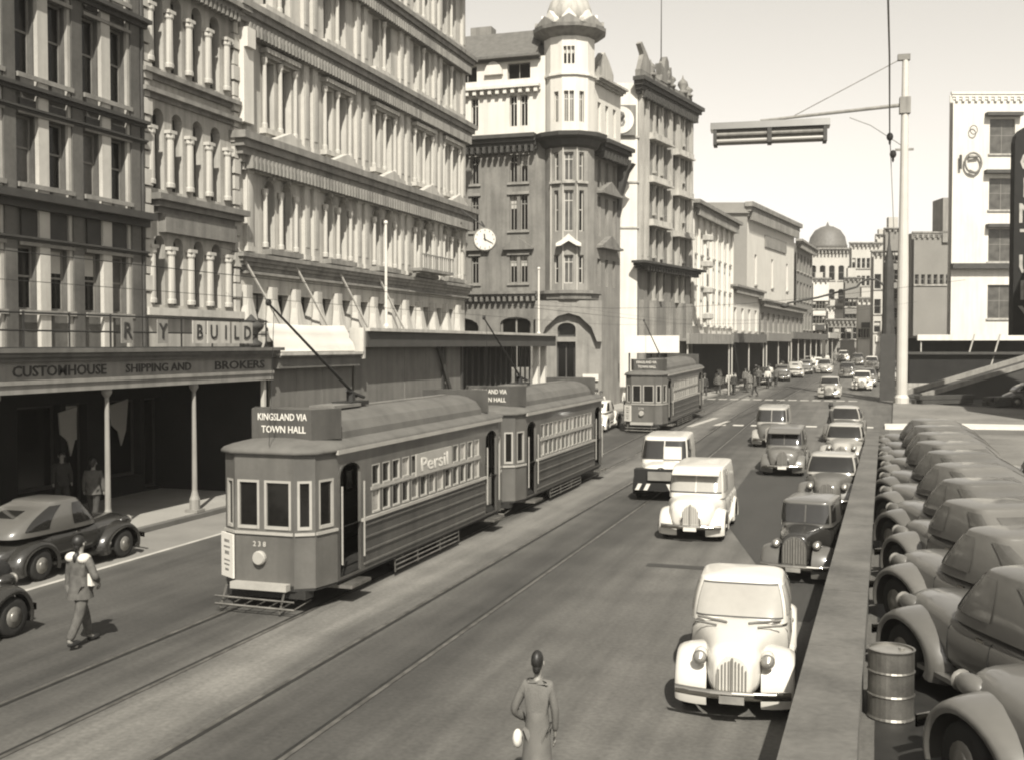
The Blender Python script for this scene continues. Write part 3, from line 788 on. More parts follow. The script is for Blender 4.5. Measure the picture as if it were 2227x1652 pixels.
text_mesh('lettering', '8', 1.5, M_GSTONE, sg, T(-.1, -.2, 0) @ UP, .01)

# ================================================================== far buildings down the street
_cm = {}
def cached(key, fn):
    if key not in _cm: _cm[key] = fn()
    return _cm[key]
def sill_mesh(ww):
    b = MB(); b.box(-ww / 2 - .15, ww / 2 + .15, -.15, 0, -.16, -.01); return b.mesh('window_sill', M_CREAM2)
def simple_building(name, label, x0, y0, x1, y1, ztop, rows, ncol, wm, dep=9, ww=.7, arch=0, corn=(.5, .5), cm=None, side=True, fm=None, zb=0, sidem=None, cat='building', gm=None, colset=None, pil=False):
    th = math.atan2(y1 - y0, x1 - x0); L = math.hypot(x1 - x0, y1 - y0)
    t = thing(name, label, cat, (x0, y0, 0), th)
    cs_ = colset or [L * (i + .5) / ncol for i in range(ncol)]
    op = [(c - ww / 2, c + ww / 2, a, d, arch) for c in cs_ for a, d in rows]
    b = MB(); wall(b, 0, L, zb, ztop, op, depth=.3); b.box(0, L, .8, dep, zb, ztop)
    b.build('wall', wm, t)
    for a, c, z0, z1, _ in op: window(t, Matrix(), (a + c) / 2, z0, c - a, z1 - z0, .22, fm or M_FRAMEG, style='sash' if ww < 1.2 else 'cross', gm=gm or M_GLASS)
    b = MB(); cornice(b, 0, L, ztop - corn[0], corn[0] + .1, corn[1], dent=.6, steps=3); b.build('cornice', cm or M_CORN, t)
    for z0, z1 in rows:
        for c in cs_:
            put('window_sill', cached(('sl', round(ww, 2)), lambda: sill_mesh(ww)), t, (c, 0, z0))
    if pil:
        pmx = pilaster_mesh('pilaster', .35, ztop - corn[0] - rows[0][0] + .2, wm, .2, .4)
        for i in range(len(cs_) + 1):
            x = .25 if i == 0 else (L - .25 if i == len(cs_) else (cs_[i - 1] + cs_[i]) / 2)
            put('pilaster', pmx, t, (x, 0, rows[0][0] - .2))
    if sidem:
        b = MB(); b.box(-.06, -.002, .0, dep, zb, ztop - .6); b.build('side_wall', sidem, t)
    return t
F = simple_building('arcaded_white_building', 'white building with narrow arched windows just past the ornate tower block', -13.79, 89.11, -12.53, 105.81, 16.3,
                    [(6.5, 8.6), (9.7, 11.5), (12.3, 14.2)], 7, M_WHITE, arch=.6, ww=.9, corn=(.8, .9), fm=M_FRAMEW, pil=True)
for k in range(4):
    b = MB(); b.lathe([(.55, 0), (.75, .12), (.75, .5), (.6, .6)], n=10, a0=PI, a1=2 * PI); b.build('bow_balcony', M_CREAM2, F, (5.0, 0, 6.9 + k * 2.2))
G = simple_building('tall_blank_hall', 'tall pale hall with blank front and grey side wall rising above lower shops', -13.0, 123.5, -9.47, 147.29, 20.3,
                    [(11.6, 15.0)], 3, M_WHITE, dep=18, ww=1.0, corn=(1.4, .9), cm=M_CORN, fm=M_FRAMEW, sidem=None, gm=M_GLASS2)
b = MB(); b.M = RZ(R(18) - math.atan2(23.8, 3.53)); b.box(-6.5, -.02, -.25, 8, 2, 19.2); b.box(-6.6, .2, -.6, 8.1, 19.2, 20.35); b.build('side_wall', M_GREYW, G)
b = MB(); b.box(8, 19, -.15, 0, 16.2, 17.6); b.build('frieze_panel', M_GSTONE2, G)
H = simple_building('low_white_shops', 'low two-storey white shops below the blank hall', -12.53, 105.9, -11.34, 120.4, 10.4, [(6.2, 8.4)], 4, M_WHITE, ww=1.3, corn=(.5, .7), fm=M_FRAMEW)
I = simple_building('low_grey_shop_row', 'low row of grey-fronted shops beyond the white shops', -11.3, 120.6, -8.6, 153.5, 9.6, [(6.3, 8.3)], 9, M_GREYW, ww=1.6, corn=(.5, .7), fm=M_FRAMEW)
J = simple_building('slender_dark_topped_building', 'slender building with a dark shaded upper front past the shop row', -9.64, 154.6, -8.31, 170.8, 19.0, [(7, 9.5), (11, 13.5), (15, 17.4)], 5, M_GREYW, ww=1.8, corn=(.8, .9), fm=M_GREYW)
def perp_building(name, label, xv0, xv1, d, ztop, rows, ncol, wm, ww, **k):
    """block whose front faces the camera's end of the street; plan points worked out from bearing and distance"""
    a = R(18.02)
    p = []
    for xv in (xv0, xv1):
        cxm = (xv - 1113.5) / 2392 * d
        p.append((cxm * math.cos(a) - d * math.sin(a), cxm * math.sin(a) + d * math.cos(a)))
    k.setdefault('dep', 1.3)
    return simple_building(name, label, p[0][0], p[0][1], p[1][0], p[1][1], ztop, rows, ncol, wm, ww=ww, **k)
K = perp_building('domed_building', 'pale building closing the street with a dark dome and arched attic', 1757, 1858, 192, 21.5, [(8, 10.5), (12, 14.5), (16, 18.6)], 5, M_MISTY, 1.0, arch=.6, fm=M_GREYW, corn=(.7, .8))
b = MB(); b.sm = True
b.lathe([(3.4, 21.5), (3.4, 22.3), (3.3, 22.4), (3.0, 23.8), (2.2, 25.0), (1.1, 25.6), (.3, 25.8), (0, 26.6)], n=20); b.build('dome', M_SLATE, K, (4.2, 3.4, 0))
K2 = perp_building('stepped_pale_block', 'pale stepped block crowded with small windows right of the domed building', 1850, 1912, 176, 21.0, [(6.5, 8), (9, 10.6), (11.6, 13.2), (14.2, 15.8), (17, 18.6)], 6, M_MISTY, .55, fm=M_GREYW)
K3 = perp_building('far_signed_block', 'pale block behind the dark pillar with sign hoardings on its wall', 1898, 1990, 150, 17.5, [(6.5, 8), (9, 11), (12.4, 14.4)], 5, M_MISTY, .9, fm=M_GREYW)
for (x, z, w, h, m) in ((1.2, 8.3, 2.4, .5, M_GSTONE), (2.8, 11.6, 2.6, .6, M_WHITE), (.3, 5.2, 3.2, .8, M_WHITE)):
    b = MB(); b.box(x, x + w, -.3, -.02, z, z + h); b.build('sign_board', m, K3)
K4 = perp_building('low_closing_block', 'low pale block at the end of the street under the domed building', 1745, 1935, 185, 12.4, [(7.4, 9.4)], 14, M_MISTY, .7, fm=M_GREYW)
K5 = perp_building('lower_terrace_block', 'low terrace with dark shopfronts at the far end of the street', 1800, 1960, 165, 8.6, [(5.6, 7.4)], 12, M_GREYW, .8, fm=M_MISTY)
for i, (a_, c_, d_, zt, mm2, lb) in enumerate(((1905, 1935, 188, 23.5, M_MISTY, 'tall pale narrow block behind the swan-neck lamp'), (1838, 1868, 168, 15.0, M_GREYW, 'grey mid-height block in front of the domed building'), (1768, 1800, 178, 15.5, M_WHITE, 'white block left below the dome'), (1925, 1950, 140, 19.5, M_GREYW, 'grey block just left of the dark pillar'), (1800, 1842, 172, 10.8, M_WHITE, 'low white block under the dome'), (1868, 1900, 158, 11.5, M_WHITE, 'low white block right of centre at the street end'))):
    q = perp_building('distant_building', lb, a_, c_, d_, zt, [(z_, z_ + 1.3) for z_ in [5.8 + 2.4 * j for j in range(int((zt - 7) / 2.4))]], 3 + i % 3, mm2, .6 + .15 * (i % 2), fm=M_GREYW, corn=(.3 + .1 * (i % 3), .4))
    b = MB(); b.box(.4, 1.6, .4, 1.2, zt, zt + 1.0 + .5 * (i % 2)); b.build('roof_hut', M_MISTY, q)
    b = MB(); b.box(.3, 1.8, -.25, -.05, 5.2 + i % 3, 6.0 + i % 3); b.build('sign_board', (M_GSTONE, M_CREAM, M_DTRIM)[i % 3], q)
L_ = perp_building('grey_warehouse', 'grey warehouse right of the tall lamp mast with plain banded wall', 1985, 2066, 132, 18.2, [(12, 13.2)], 6, M_GREYW, .45, fm=M_GREYW, corn=(.5, .3), dep=2)
b = MB(); b.box(3.3, 4.45, -.3, 3, 17, 22.3); b.build('chimney', M_GSTONE2, L_)
Mb = perp_building('white_hotel_building', 'tall white rendered building at the right with large shaded windows under dark hoods', 2066, 2330, 105, 28.6, [(7.3, 10.5), (12.7, 15.8), (17.6, 20.6), (22.9, 26.2)], 3, M_WHITE, 2.4, dep=.9, fm=M_GREYW, corn=(.6, .25), cm=M_WHITE, gm=M_GLASS2, sidem=None, colset=[4.7, 8.2, 10.2])
for z, x0, x1 in ((26.4, 3.0, 6.4), (21.0, 3.0, 6.0), (15.9, 3.2, 6.2)):
    b = MB(); b.box(x0, x1, -.7, 0, z, z + .32); b.build('window_hood', M_DTRIM, Mb)
b = MB(); b.box(-.1, 7.5, -.7, 0, 12.0, 12.5); b.build('string_course', M_DTRIM, Mb)
ns = thing('wall_sign', 'dark 10 and ringed emblem fixed high on the white hotel wall', 'sign', tuple(Mb.location), Mb.rotation_euler.z)
ns.location.z = 0
text_mesh('lettering', '1', 1.9, M_PRINT, ns, T(.65, -.3, 22.0) @ UP, .04)
b = MB()
for r0, zc, rz_ in ((.78, 22.0, .95), (.34, 25.1, .42)):
    pts = [(1.85 + r0 * math.cos(a * PI / 8), -.3, zc + rz_ * math.sin(a * PI / 8)) for a in range(17)]
    b.path(pts, .1 if r0 > .5 else .05, 5)
b.tube((1.45, -.3, 22.5), (2.3, -.3, 22.6), .12, n=5); b.tube((1.5, -.3, 21.3), (2.1, -.3, 21.0), .1, n=5)
b.build('emblem', M_GSTONE, ns)

# ================================================================== LEFT VERANDAH AND SHOPS
VA = thing('shop_verandah', 'long shop verandah with lettered fascia and iron posts over the left pavement', 'verandah', (-17.8, 14.0, 0), R(90))
LV = 16.4
b = MB(); b.box(0, LV, -.06, .02, 3.72, 4.02); b.box(0, LV, -.10, -.06, 3.92, 4.0); b.build('lower_band', M_AWNL, VA)
b = MB(); b.box(0, LV, 0, .08, 4.021, 4.42); b.build('fascia', M_AWNL, VA)
b = MB(); cornice(b, 0, LV, 4.42, .3, .3, ends=True, steps=3); b.build('cornice', M_AWN, VA)
b = MB(); b.box(0, LV, .08, 4.18, 4.5, 4.66); b.build('roof', M_AWNL, VA)
b = MB(); b.box(0, LV, .1, 4.18, 4.05, 4.1); b.build('soffit', M_AWND, VA)
b = MB(); b.lathe([(.15, .14), (.15, .5), (.11, .6), (.075, .75), (.065, 2.2), (.055, 3.5), (.13, 3.62), (.13, 3.75)], n=10); b.box(-.2, .2, -.2, .2, .14, .22)
pm = b.mesh('post', M_AWNL)
for y in (19.05, 22.72, 26.4): put('post', pm, VA, (y - 14.0, .12, 0))
b = MB(); b.box(-.06, .06, -.06, .06, 2.6, 4.0); b.build('bracket_post', M_LSTONE, VA, (16.1, .12, 0))
# balcony railing on top of the verandah
b = MB()
for z in (5.52, 5.12): b.tube((0, .15, z), (LV, .15, z), .022, n=5)
for k in range(12): b.tube((k * 1.48 + .05, .15, 4.7), (k * 1.48 + .05, .15, 5.56), .025, n=5)
b.build('railing', M_IRON, VA)
b = MB(); b.sm = True; b.lathe([(.3, 4.72), (.34, 4.85), (.2, 4.95), (.16, 5.1), (.36, 5.3), (.4, 5.42), (.25, 5.5), (.12, 5.62), (0, 5.75)], n=12); b.build('finial', M_DTRIM, VA, (15.8, .35, 0))
def XY(v_): return v_ - 14.0
text_mesh('lettering', 'CUSTOMHOUSE', .34, M_PRINT, VA, T(7.0, -.012, 4.2) @ UP, .008, width=3.1)
text_mesh('lettering', 'SHIPPING AND', .30, M_PRINT, VA, T(10.7, -.012, 4.2) @ UP, .008, width=2.8)
text_mesh('lettering', 'BROKERS', .34, M_PRINT, VA, T(14.6, -.012, 4.2) @ UP, .008, width=2.7)
bs = thing('rooftop_sign', 'row of pale boards lettered RY BUILD standing on the verandah railing', 'sign', (-17.62, 14.0, 0), R(90))
for i, (ch, y) in enumerate((('R', 23.15), ('Y', 24.6), ('B', 26.25), ('U', 26.95), ('I', 27.55), ('L', 28.1), ('D', 28.7))):
    b = MB(); w = .30 if i > 1 else .22
    b.box(y - 14 - w, y - 14 + w, 0, .03, 4.84, 5.46); b.build('letter_board', M_CREAM if i > 1 else M_GSTONE2, bs)
    text_mesh('lettering', ch, .56, M_PRINT, bs, T(y - 14, -.012, 5.14) @ UP, .008)
b = MB(); b.tube((0.2, .06, 4.72), (LV - 1.4, .06, 4.72), .03, n=5); b.build('rail', M_IRON, bs)

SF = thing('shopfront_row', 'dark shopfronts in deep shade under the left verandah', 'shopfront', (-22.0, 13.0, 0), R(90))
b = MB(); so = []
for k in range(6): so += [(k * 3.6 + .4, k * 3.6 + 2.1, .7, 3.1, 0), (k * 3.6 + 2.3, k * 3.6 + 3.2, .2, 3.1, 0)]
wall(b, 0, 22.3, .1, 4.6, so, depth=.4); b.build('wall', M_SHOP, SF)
b = MB(); b.box(17.5, 17.6, -3.95, -.02, .14, 4.0); b.build('added_shade_panel', M_SHOP, SF)  # near-black panel added so the sunlit gap here reads as shade
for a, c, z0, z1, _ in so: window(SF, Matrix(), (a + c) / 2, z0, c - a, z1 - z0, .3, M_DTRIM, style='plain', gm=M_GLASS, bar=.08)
for x, z, s in ((12.7, 2.2, 1.0), (14.9, 2.3, 1.2)):
    hs = thing('hanging_banner', 'pale cut-out banner hanging in the shop window, %s' % ('nearer the corner' if s > 1 else 'left of the iron post base'), 'banner', (-21.6, 13.0 + x, z), R(90))
    b = MB(); b.yprism([(-.35 * s, .7), (.4 * s, .85), (.3 * s, -.1), (.12 * s, -.55), (0, -.1), (-.3, .1)], 0, .04); b.build('cloth', M_CLIGHT, hs)

HD = thing('construction_hoarding', 'long timber hoarding with overhanging roof edge along the pavement in front of the cream building', 'hoarding', (-17.95, 30.62, 0), R(90))
for i, (x0, x1) in enumerate(((0, 1.6), (1.62, 3.4), (3.42, 5.7))):
    b = MB(); b.box(x0, x1, 0, .05, .14, 4.05); b.build('board', M_BOARD, HD)
b = MB(); b.box(-.05, 5.75, -.3, .0, 4.05, 4.4); b.box(-.1, 5.8, -.4, .1, 4.4, 4.46); b.build('fascia', M_AWN, HD)
b = MB(); b.box(-.1, 5.8, -.44, .12, 4.462, 4.56); b.build('edge_strip', M_LSTONE, HD)
b = MB(); b.box(5.76, 5.92, -.44, .12, 4.3, 5.42); b.build('edge_strip', M_LSTONE, HD)
b = MB(); b.box(5.93, 31.3, -.5, .1, 4.72, 5.3); b.build('fascia', M_AWND, HD)
b = MB(); b.box(5.93, 31.3, -.62, .12, 5.3, 5.42); b.build('edge_strip', M_LSTONE, HD)
b = MB(); b.box(5.93, 31.3, .12, 3.9, 5.1, 5.3); b.build('roof', M_BOARD, HD)
for x0, x1 in ((6.0, 10.55), (10.6, 14.6), (15.2, 17.0)):
    b = MB(); b.box(x0, x1, .05, .1, .14, 4.72); b.build('board', M_BOARD, HD)
b = MB(); b.box(14.6, 14.85, -.02, .1, .14, 4.72); b.box(17.0, 17.2, -.02, .1, .14, 4.72); b.tube((13.9, -.1, 4.7), (16.6, -.3, .4), .1, n=5); b.build('strut', M_DTRIM, HD)
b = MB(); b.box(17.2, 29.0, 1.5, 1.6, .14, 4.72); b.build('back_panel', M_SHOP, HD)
for k in range(14):
    b = MB(); b.box(17.4 + k * .85, 17.46 + k * .85, .2, .28, 1.4, 4.7); b.build('slat', M_DTRIM, HD)
b = MB(); b.box(17.2, 29, 0.02, .1, .14, 1.5); b.build('board', M_BOARD, HD)
for x in (29.1, 30.6): 
    b = MB(); b.box(x, x + .3, -.05, .25, .14, 4.72); b.build('post', M_WHITE, HD)
sh = thing('canvas_sheet', 'bright white canvas sheet stretched above the lower hoarding fascia', 'canvas', (-17.95, 30.62, 0), R(90))
b = MB()
def cv(u, v): return (.1 + 5.55 * u, -.15 + .4 * v + .05 * math.sin(u * 11 + v * 2) * (1 - v) + .04 * math.sin(v * 14 + u), 4.58 + .92 * v - .04 * math.sin(PI * u) * v)
b.grid(cv, 24, 6); b.sm = True; b.build('cloth', M_CANVAS, sh)
for i, (xx, yy, z0, z1, lb) in enumerate(((-18.4, 40.3, 5.4, 9.6, 'slim white pole rising from the hoarding in front of the middle of the cream building'), (-18.1, 60.6, 5.3, 9.1, 'slim white pole at the end of the hoarding in front of the turreted corner building'), (-17.6, 73.5, 5.2, 8.6, 'slim white pole standing near the white banner board'))):
    p = thing('white_pole', lb, 'pole', (xx, yy, z0), 0)
    b = MB(); b.lathe([(.12, 0), (.12, .15), (.06, .25), (.05, z1 - z0)], n=8); b.build('shaft', M_WHITE, p)
    b = MB(); b.sm = True; b.ball((0, 0, z1 - z0 + .06), .09, .09, .09, 8, 6); b.build('finial', M_WHITE, p)
# guy struts with pale splayed legs over the hoarding roof
for k, y in enumerate((37.2, 41.0, 44.8, 48.8)):
    p = thing('timber_shore', 'pale raking timber shore against the cream building, number %s from the near end' % ('one', 'two', 'three', 'four')[k], 'timber prop', (-21.2, y, 5.3), 0)
    b = MB(); b.tube((0, 0, 0), (-.65, -2.2, 3.0), .05, n=5); b.build('beam', M_LSTONE, p)

# far verandahs
def far_verandah(label, pts, zf, m, th=.75, posts=True):
    a, c = pts
    ang = math.atan2(c[1] - a[1], c[0] - a[0]); L = math.hypot(c[0] - a[0], c[1] - a[1])
    g = gz((a[1] + c[1]) / 2)
    t = thing('shop_verandah', label, 'verandah', (a[0], a[1], 0), ang)
    b = MB(); b.box(0, L, -.1, .1, g + zf, g + zf + th); b.build('fascia', m, t)
    b = MB(); b.box(.02, L - .02, .1, 3.3, g + zf + .2, g + zf + .4); b.build('roof', M_GREYW, t)
    b = MB(); b.box(.02, L - .02, 3.1, 3.35, g + .12, g + zf + .2); b.build('shopfront', M_SHOP, t)
    if posts:
        k = max(2, int(L / 4.5))
        for i in range(k):
            x = .4 + (L - .8) * i / (k - 1)
            b = MB(); b.tube((x, .15, g + .1), (x, .15, g + zf), .06, n=6); b.build('post', M_LSTONE, t)
    return t
far_verandah('verandah in front of the ornate tower block, just right of the third tram', ((-12.2, 77.5), (-10.4, 88.5)), 4.1, M_AWNL)
far_verandah('verandah under the arcaded white building', ((-10.4, 88.9), (-9.2, 104.5)), 3.95, M_AWN)
far_verandah('verandah with shaded crowd under the low white shops', ((-9.1, 105), (-8.0, 120.3)), 3.8, M_GREYW)
far_verandah('longest far verandah under the low grey shops', ((-7.9, 121), (-5.4, 153.5)), 3.6, M_AWN)
far_verandah('farthest verandah at the end of the left side', ((-5.3, 154.5), (-4.2, 176)), 3.3, M_LSTONE)
far_verandah('cross verandah below the domed building', ((-4.5, 183), (8.0, 186)), 3.2, M_GREYW, posts=False)
far_verandah('pale-edged verandah under the white hotel on the right', ((3.9, 102), (14.5, 105.5)), 4.0, M_WHITE, th=.5)
bn = thing('banner_board', 'long plain white board behind the third tram roof', 'banner', (-15.85, 73.2, 0), R(18))
b = MB(); b.box(0, 3.75, -.05, .05, 4.25, 5.42); b.build('board', M_CANVAS, bn)
b = MB(); b.tube((.4, .2, .5), (.4, .2, 5.0), .06, n=6); b.tube((3.3, .2, .5), (3.3, .2, 5.0), .06, n=6); b.build('post', M_DTRIM, bn)

# ================================================================== TRAMS
M_TGLASS = mat('tram_glass', 0.015, 0.1, 0.5, .8, spec=.4)
def make_tram():
    t = thing('tram', '', 'tram')
    Lt = 10.8
    P = [(-1.05, .8), (-.92, .2), (-.6, 0), (.6, 0), (.92, .2), (1.05, .8)]
    Q = [(1.05, Lt - .8), (.92, Lt - .2), (.6, Lt), (-.6, Lt), (-.92, Lt - .2), (-1.05, Lt - .8)]
    ring_ = P + Q
    body = MB(); upper = MB()
    wins = []
    for i in range(len(ring_)):
        a, c = ring_[i], ring_[(i + 1) % len(ring_)]
        L = math.hypot(c[0] - a[0], c[1] - a[1]); an = math.atan2(c[1] - a[1], c[0] - a[0])
        M = T(a[0], a[1], 0) @ RZ(an)
        if L > 5:
            doors = [(.12, .98), (L - .98, L - .12)]
            n = 13; x0, x1 = 1.42, L - 1.42; pit = (x1 - x0) / n
            op = [(x0 + pit * (k + .11), x0 + pit * (k + .89), a_, c_, 0) for k in range(n) for a_, c_ in ((1.5, 1.96), (2.03, 2.46))]
            body.cur = 1; body.M = M; wall(body, 0, L, .45, 1.42, [(d0, d1, .5, 1.42, 0) for d0, d1 in doors], depth=.06); body.cur = 0
            upper.M = M; wall(upper, 0, L, 1.42, 2.85, op + [(d0, d1, 1.42, 2.6, .5) for d0, d1 in doors], depth=.06)
            for o in op: wins.append((M, (o[0] + o[1]) / 2, o[2], o[1] - o[0], o[3] - o[2], 'side'))
            b = MB(); b.M = M; b.box(x0, x1, -.02, 0, 1.965, 2.025); b.build('window_rail', M_TRAMW, t)
            for d0, d1 in doors:   # platform interior wall and step
                b = MB(); b.M = M; b.box(d0 - .05, d1 + .35, .55, .6, .5, 2.6); b.build('bulkhead', M_TRAMD, t)
                b = MB(); b.M = M; b.box(d0 + .02, d1 - .02, -.22, .35, .3, .36); b.build('step', M_STEEL, t)
                b = MB(); b.M = M; b.tube((d1 + .03, -.06, .75), (d1 + .03, -.06, 2.2), .018, n=5); b.tube((d0 - .04, -.06, .75), (d0 - .04, -.06, 2.2), .018, n=5); b.build('handrail', M_TRAMW, t)
            for z in (.56, .80, 1.06, 1.30):
                b = MB(); b.M = M; b.box(1.1, L - 1.1, -.03, 0, z, z + .035); b.build('side_moulding', M_TRAM, t)
            b = MB(); b.M = M; b.box(1.0, L - 1.0, -.05, 0, 1.41, 1.47); b.build('waist_rail', M_TRAMW, t)
        else:
            if abs(L - 1.2) < .05: op = [(.05, .50, 1.5, 2.38, 0), (.60, 1.14, 1.5, 2.38, 0)]
            else: op = [(L * .16, L * .84, 1.5, 2.38, 0)]
            body.M = M; wall(body, 0, L, .45, 1.42, [], depth=.05)
            upper.M = M; wall(upper, 0, L, 1.42, 2.85, op, depth=.06)
            for o in op: wins.append((M, (o[0] + o[1]) / 2, 1.5, o[1] - o[0], .88, 'plain'))
            b = MB(); b.M = M; b.box(0.01, L - .01, -.035, 0, 1.40, 1.45); b.build('waist_rail', M_TRAMW, t)
    body.build('lower_panel', [M_TRAM, M_TRAMD], t); upper.build('upper_panel', M_TRAM, t)
    TG = [M_TGLASS, M_TGLASS, M_TGLASS, M_TGLASS, mat('tram_glass_painted_seat', 0.16, .2, .6, 4, spec=.6), mat('tram_glass_painted_sky', 0.4, .2, .5, 3, spec=.6)]  # opaque paler panes paint in the bright bits showing through the windows
    for M, x, z, w, h, st in wins: window(t, M, x, z, w, h, .03, M_TRAMW, gm=random.choice(TG) if st == 'side' else M_TGLASS, style='plain', bar=.028 if st == 'side' else .045)
    # floor and ceiling
    b = MB(); b.prism([(x * .98, y) for x, y in ring_], .40, .5); b.build('floor', M_IRON, t)
    # roof: domed canvas over the whole plan
    cyx = Lt / 2
    prof = [(1.04, 2.84), (1.06, 2.85), (1.06, 2.90), (1.02, 2.95), (.90, 3.00), (.7, 3.05), (.35, 3.10), (.0, 3.12)]
    b = MB(); b.sm = True
    def rf(u, v):
        k = int(u * 12) % 12
        f = u * 12 - int(u * 12)
        a, c = ring_[k], ring_[(k + 1) % 12]
        x, y = a[0] + (c[0] - a[0]) * f, a[1] + (c[1] - a[1]) * f
        s, z = prof[min(len(prof) - 1, int(round(v * (len(prof) - 1))))]
        dy = (y - cyx); sy = 1 - (1 - s) * (1.05 / (Lt / 2)) if s < 1 else 1 + (s - 1) * .2
        if s < .2: sy = .82
        return (x * s, cyx + dy * sy, z)
    b.grid(rf, 36, len(prof) - 1, True); b.build('roof', M_TRAMR, t)
    b = MB(); b.box(-1.13, -1.08, .7, Lt - .7, 2.80, 2.88); b.box(1.08, 1.13, .7, Lt - .7, 2.80, 2.88); b.build('gutter', M_TRAMW, t)
    b = MB(); b.sm = False
    pts = [(-.84, 2.95), (.84, 2.95), (.82, 3.16), (.70, 3.34), (.45, 3.46), (.2, 3.51), (-.2, 3.51), (-.45, 3.46), (-.70, 3.34), (-.82, 3.16)]
    b.yprism(pts, 1.45, Lt - 1.5); b.build('clerestory', M_TRAMR, t)
    b = MB(); b.box(-.1, .1, 2.0, Lt - 2, 3.5, 3.54); b.box(-.28, .28, 2.2, 3.4, 3.54, 3.6); b.build('roof_walkway', M_BOARD, t)
    # destination boxes at both ends
    for s in (0, 1):
        b = MB(); y0 = .62 if s == 0 else Lt - 1.1
        b.prism([(-.92, y0 + .62), (-.62, y0), (.62, y0), (.92, y0 + .62)] if s == 0 else [(-.92, y0 - .1), (.92, y0 - .1), (.62, y0 + .5), (-.62, y0 + .5)], 3.05, 3.62)
        b.build('destination_box', M_TRAMD, t)
    text_mesh('lettering', 'KINGSLAND VIA', .18, M_PAPER, t, T(.02, .612, 3.47) @ UP, .004, width=1.02)
    text_mesh('lettering', 'TOWN HALL', .18, M_PAPER, t, T(.05, .612, 3.24) @ UP, .004, width=.92)
    # trolley base, pole and wheel
    b = MB(); b.box(-.22, .22, 3.05, 3.9, 3.55, 3.63); b.tube((0, 3.5, 3.63), (0, 3.5, 3.82), .1, n=8); b.tube((-.16, 3.8, 3.7), (.0, 3.3, 3.86), .035, n=5); b.tube((.16, 3.8, 3.7), (0, 3.3, 3.86), .035, n=5); b.build('trolley_base', M_IRON, t)
    b = MB(); b.tube((0, 3.75, 3.72), (0, .25, 5.52), .036, .02, n=6); b.tube((-.03, .2, 5.56), (.03, .2, 5.56), .06, n=8); b.build('trolley_pole', M_IRON, t)
    b = MB(); b.path([(.05, .3, 5.45), (.1, .15, 4.4), (.12, -.02, 3.0)], .006, 4); b.build('trolley_rope', M_IRON, t)
    # bumpers, lifeguards, headlamp, crest
    for s in (0, 1):
        y0 = -.06 if s == 0 else Lt; d = 1 if s == 0 else -1
        b = MB(); b.box(-.62, .52, y0 - (.10 if s == 0 else 0), y0 + (.06 if s == 0 else .12), .42, .54); b.build('bumper', M_TRAMW, t)
        b = MB(); b.box(-.8, .8, y0 + (.1 if s == 0 else -.4), y0 + (.4 if s == 0 else -.1), .26, .42); b.build('headstock', M_IRON, t)
        b = MB(); yy = -.28 if s == 0 else Lt + .28
        b.tube((-.85, yy, .16), (.75, yy, .14), .022, n=5); b.tube((-.85, yy, .30), (.75, yy, .28), .018, n=5); b.tube((.45, yy, .05), (.45, yy + .22 * d, .46), .02, n=5); b.tube((-.75, yy, .08), (-.75, yy + .22 * d, .46), .02, n=5)
        for k in range(7): b.tube((-.8 + k * .26, yy, .16), (-.8 + k * .26, yy + .6 * d, .2), .012, n=4)
        b.build('lifeguard', M_STEEL, t)
        b = MB(); b.M = T(0, y0 + (.05 if s == 0 else .0), 0) @ Matrix.Rotation(R(90), 4, 'X')
        b.lathe([(.13, .0), (.13, .06), (.11, .09)] if s == 0 else [(.11, -.09), (.13, -.06), (.13, 0)], cx=-.08, cy=.98, n=16); lamp = b.build('headlamp', M_TRAMW, t)
        if s == 0:
            b = MB(); b.M = T(0, -.04, 0) @ Matrix.Rotation(R(90), 4, 'X'); b.lathe([(.115, .005), (.08, .03), (.0, .04)], cx=-.08, cy=.98, n=14); b.build('lens', M_FRAMEW, lamp)
            text_mesh('fleet_number', '2 3 8', .13, M_FRAMEW, t, T(-.1, -.006, 1.22) @ UP, .003)
    M = T(-1.05, .8, 0) @ RZ(math.atan2(-.6, .19))
    M = T(-.92, .2, 0) @ RZ(math.atan2(-.2, .32))
    b = MB(); b.M = M; b.box(-.04, .42, -.075, -.04, .58, 1.38); po = b.build('poster', M_PAPER, t)
    b = MB(); b.M = M
    for z, x0, x1, h in ((1.22, .05, .25, .05), (1.12, .03, .28, .03), (1.0, .07, .24, .06), (.88, .04, .27, .025), (.8, .04, .25, .025), (.7, .08, .22, .04)): b.box(x0 + .04, x1 + .04, -.08, -.0755, z, z + h)
    b.build('print', M_GSTONE2, po)
    # side advertisement over the windows
    M = T(1.05, .8, 0) @ RZ(R(90))
    b = MB(); b.M = M; b.box(3.6, 5.7, -.05, -.02, 1.98, 2.46); ad = b.build('advertisement_board', M_TRAMW, t)
    text_mesh('lettering', 'Persil', .42, M_PAPER, ad, M @ T(4.65, -.056, 2.2) @ UP, .004, width=1.6)
    # truck, wheels, side lifeguards
    for y in (4.2, 6.6):
        for s in (-1, 1):
            b = MB(); b.tube((s * .68, y, .40), (s * .80, y, .40), .40, n=18); w_ = b.build('wheel', M_IRON, t)
            b = MB(); b.tube((s * .80, y, .40), (s * .86, y, .40), .12, n=10); b.build('axle_box', M_STEEL, w_)
    b = MB(); b.box(-.78, -.70, 3.2, 7.6, .36, .52); b.box(.70, .78, 3.2, 7.6, .36, .52); b.box(-.66, .66, 2.5, 8.2, .22, .40); b.build('truck_frame', M_IRON, t)
    for s in (-1, 1):
        b = MB()
        for z in (.14, .24, .34): b.tube((s * 1.0, 3.5, z), (s * 1.0, 7.2, z), .018, n=5)
        for y in (3.5, 4.7, 6.0, 7.2): b.tube((s * 1.0, y, .1), (s * .98, y, .5), .018, n=5)
        b.build('side_guard', M_STEEL, t)
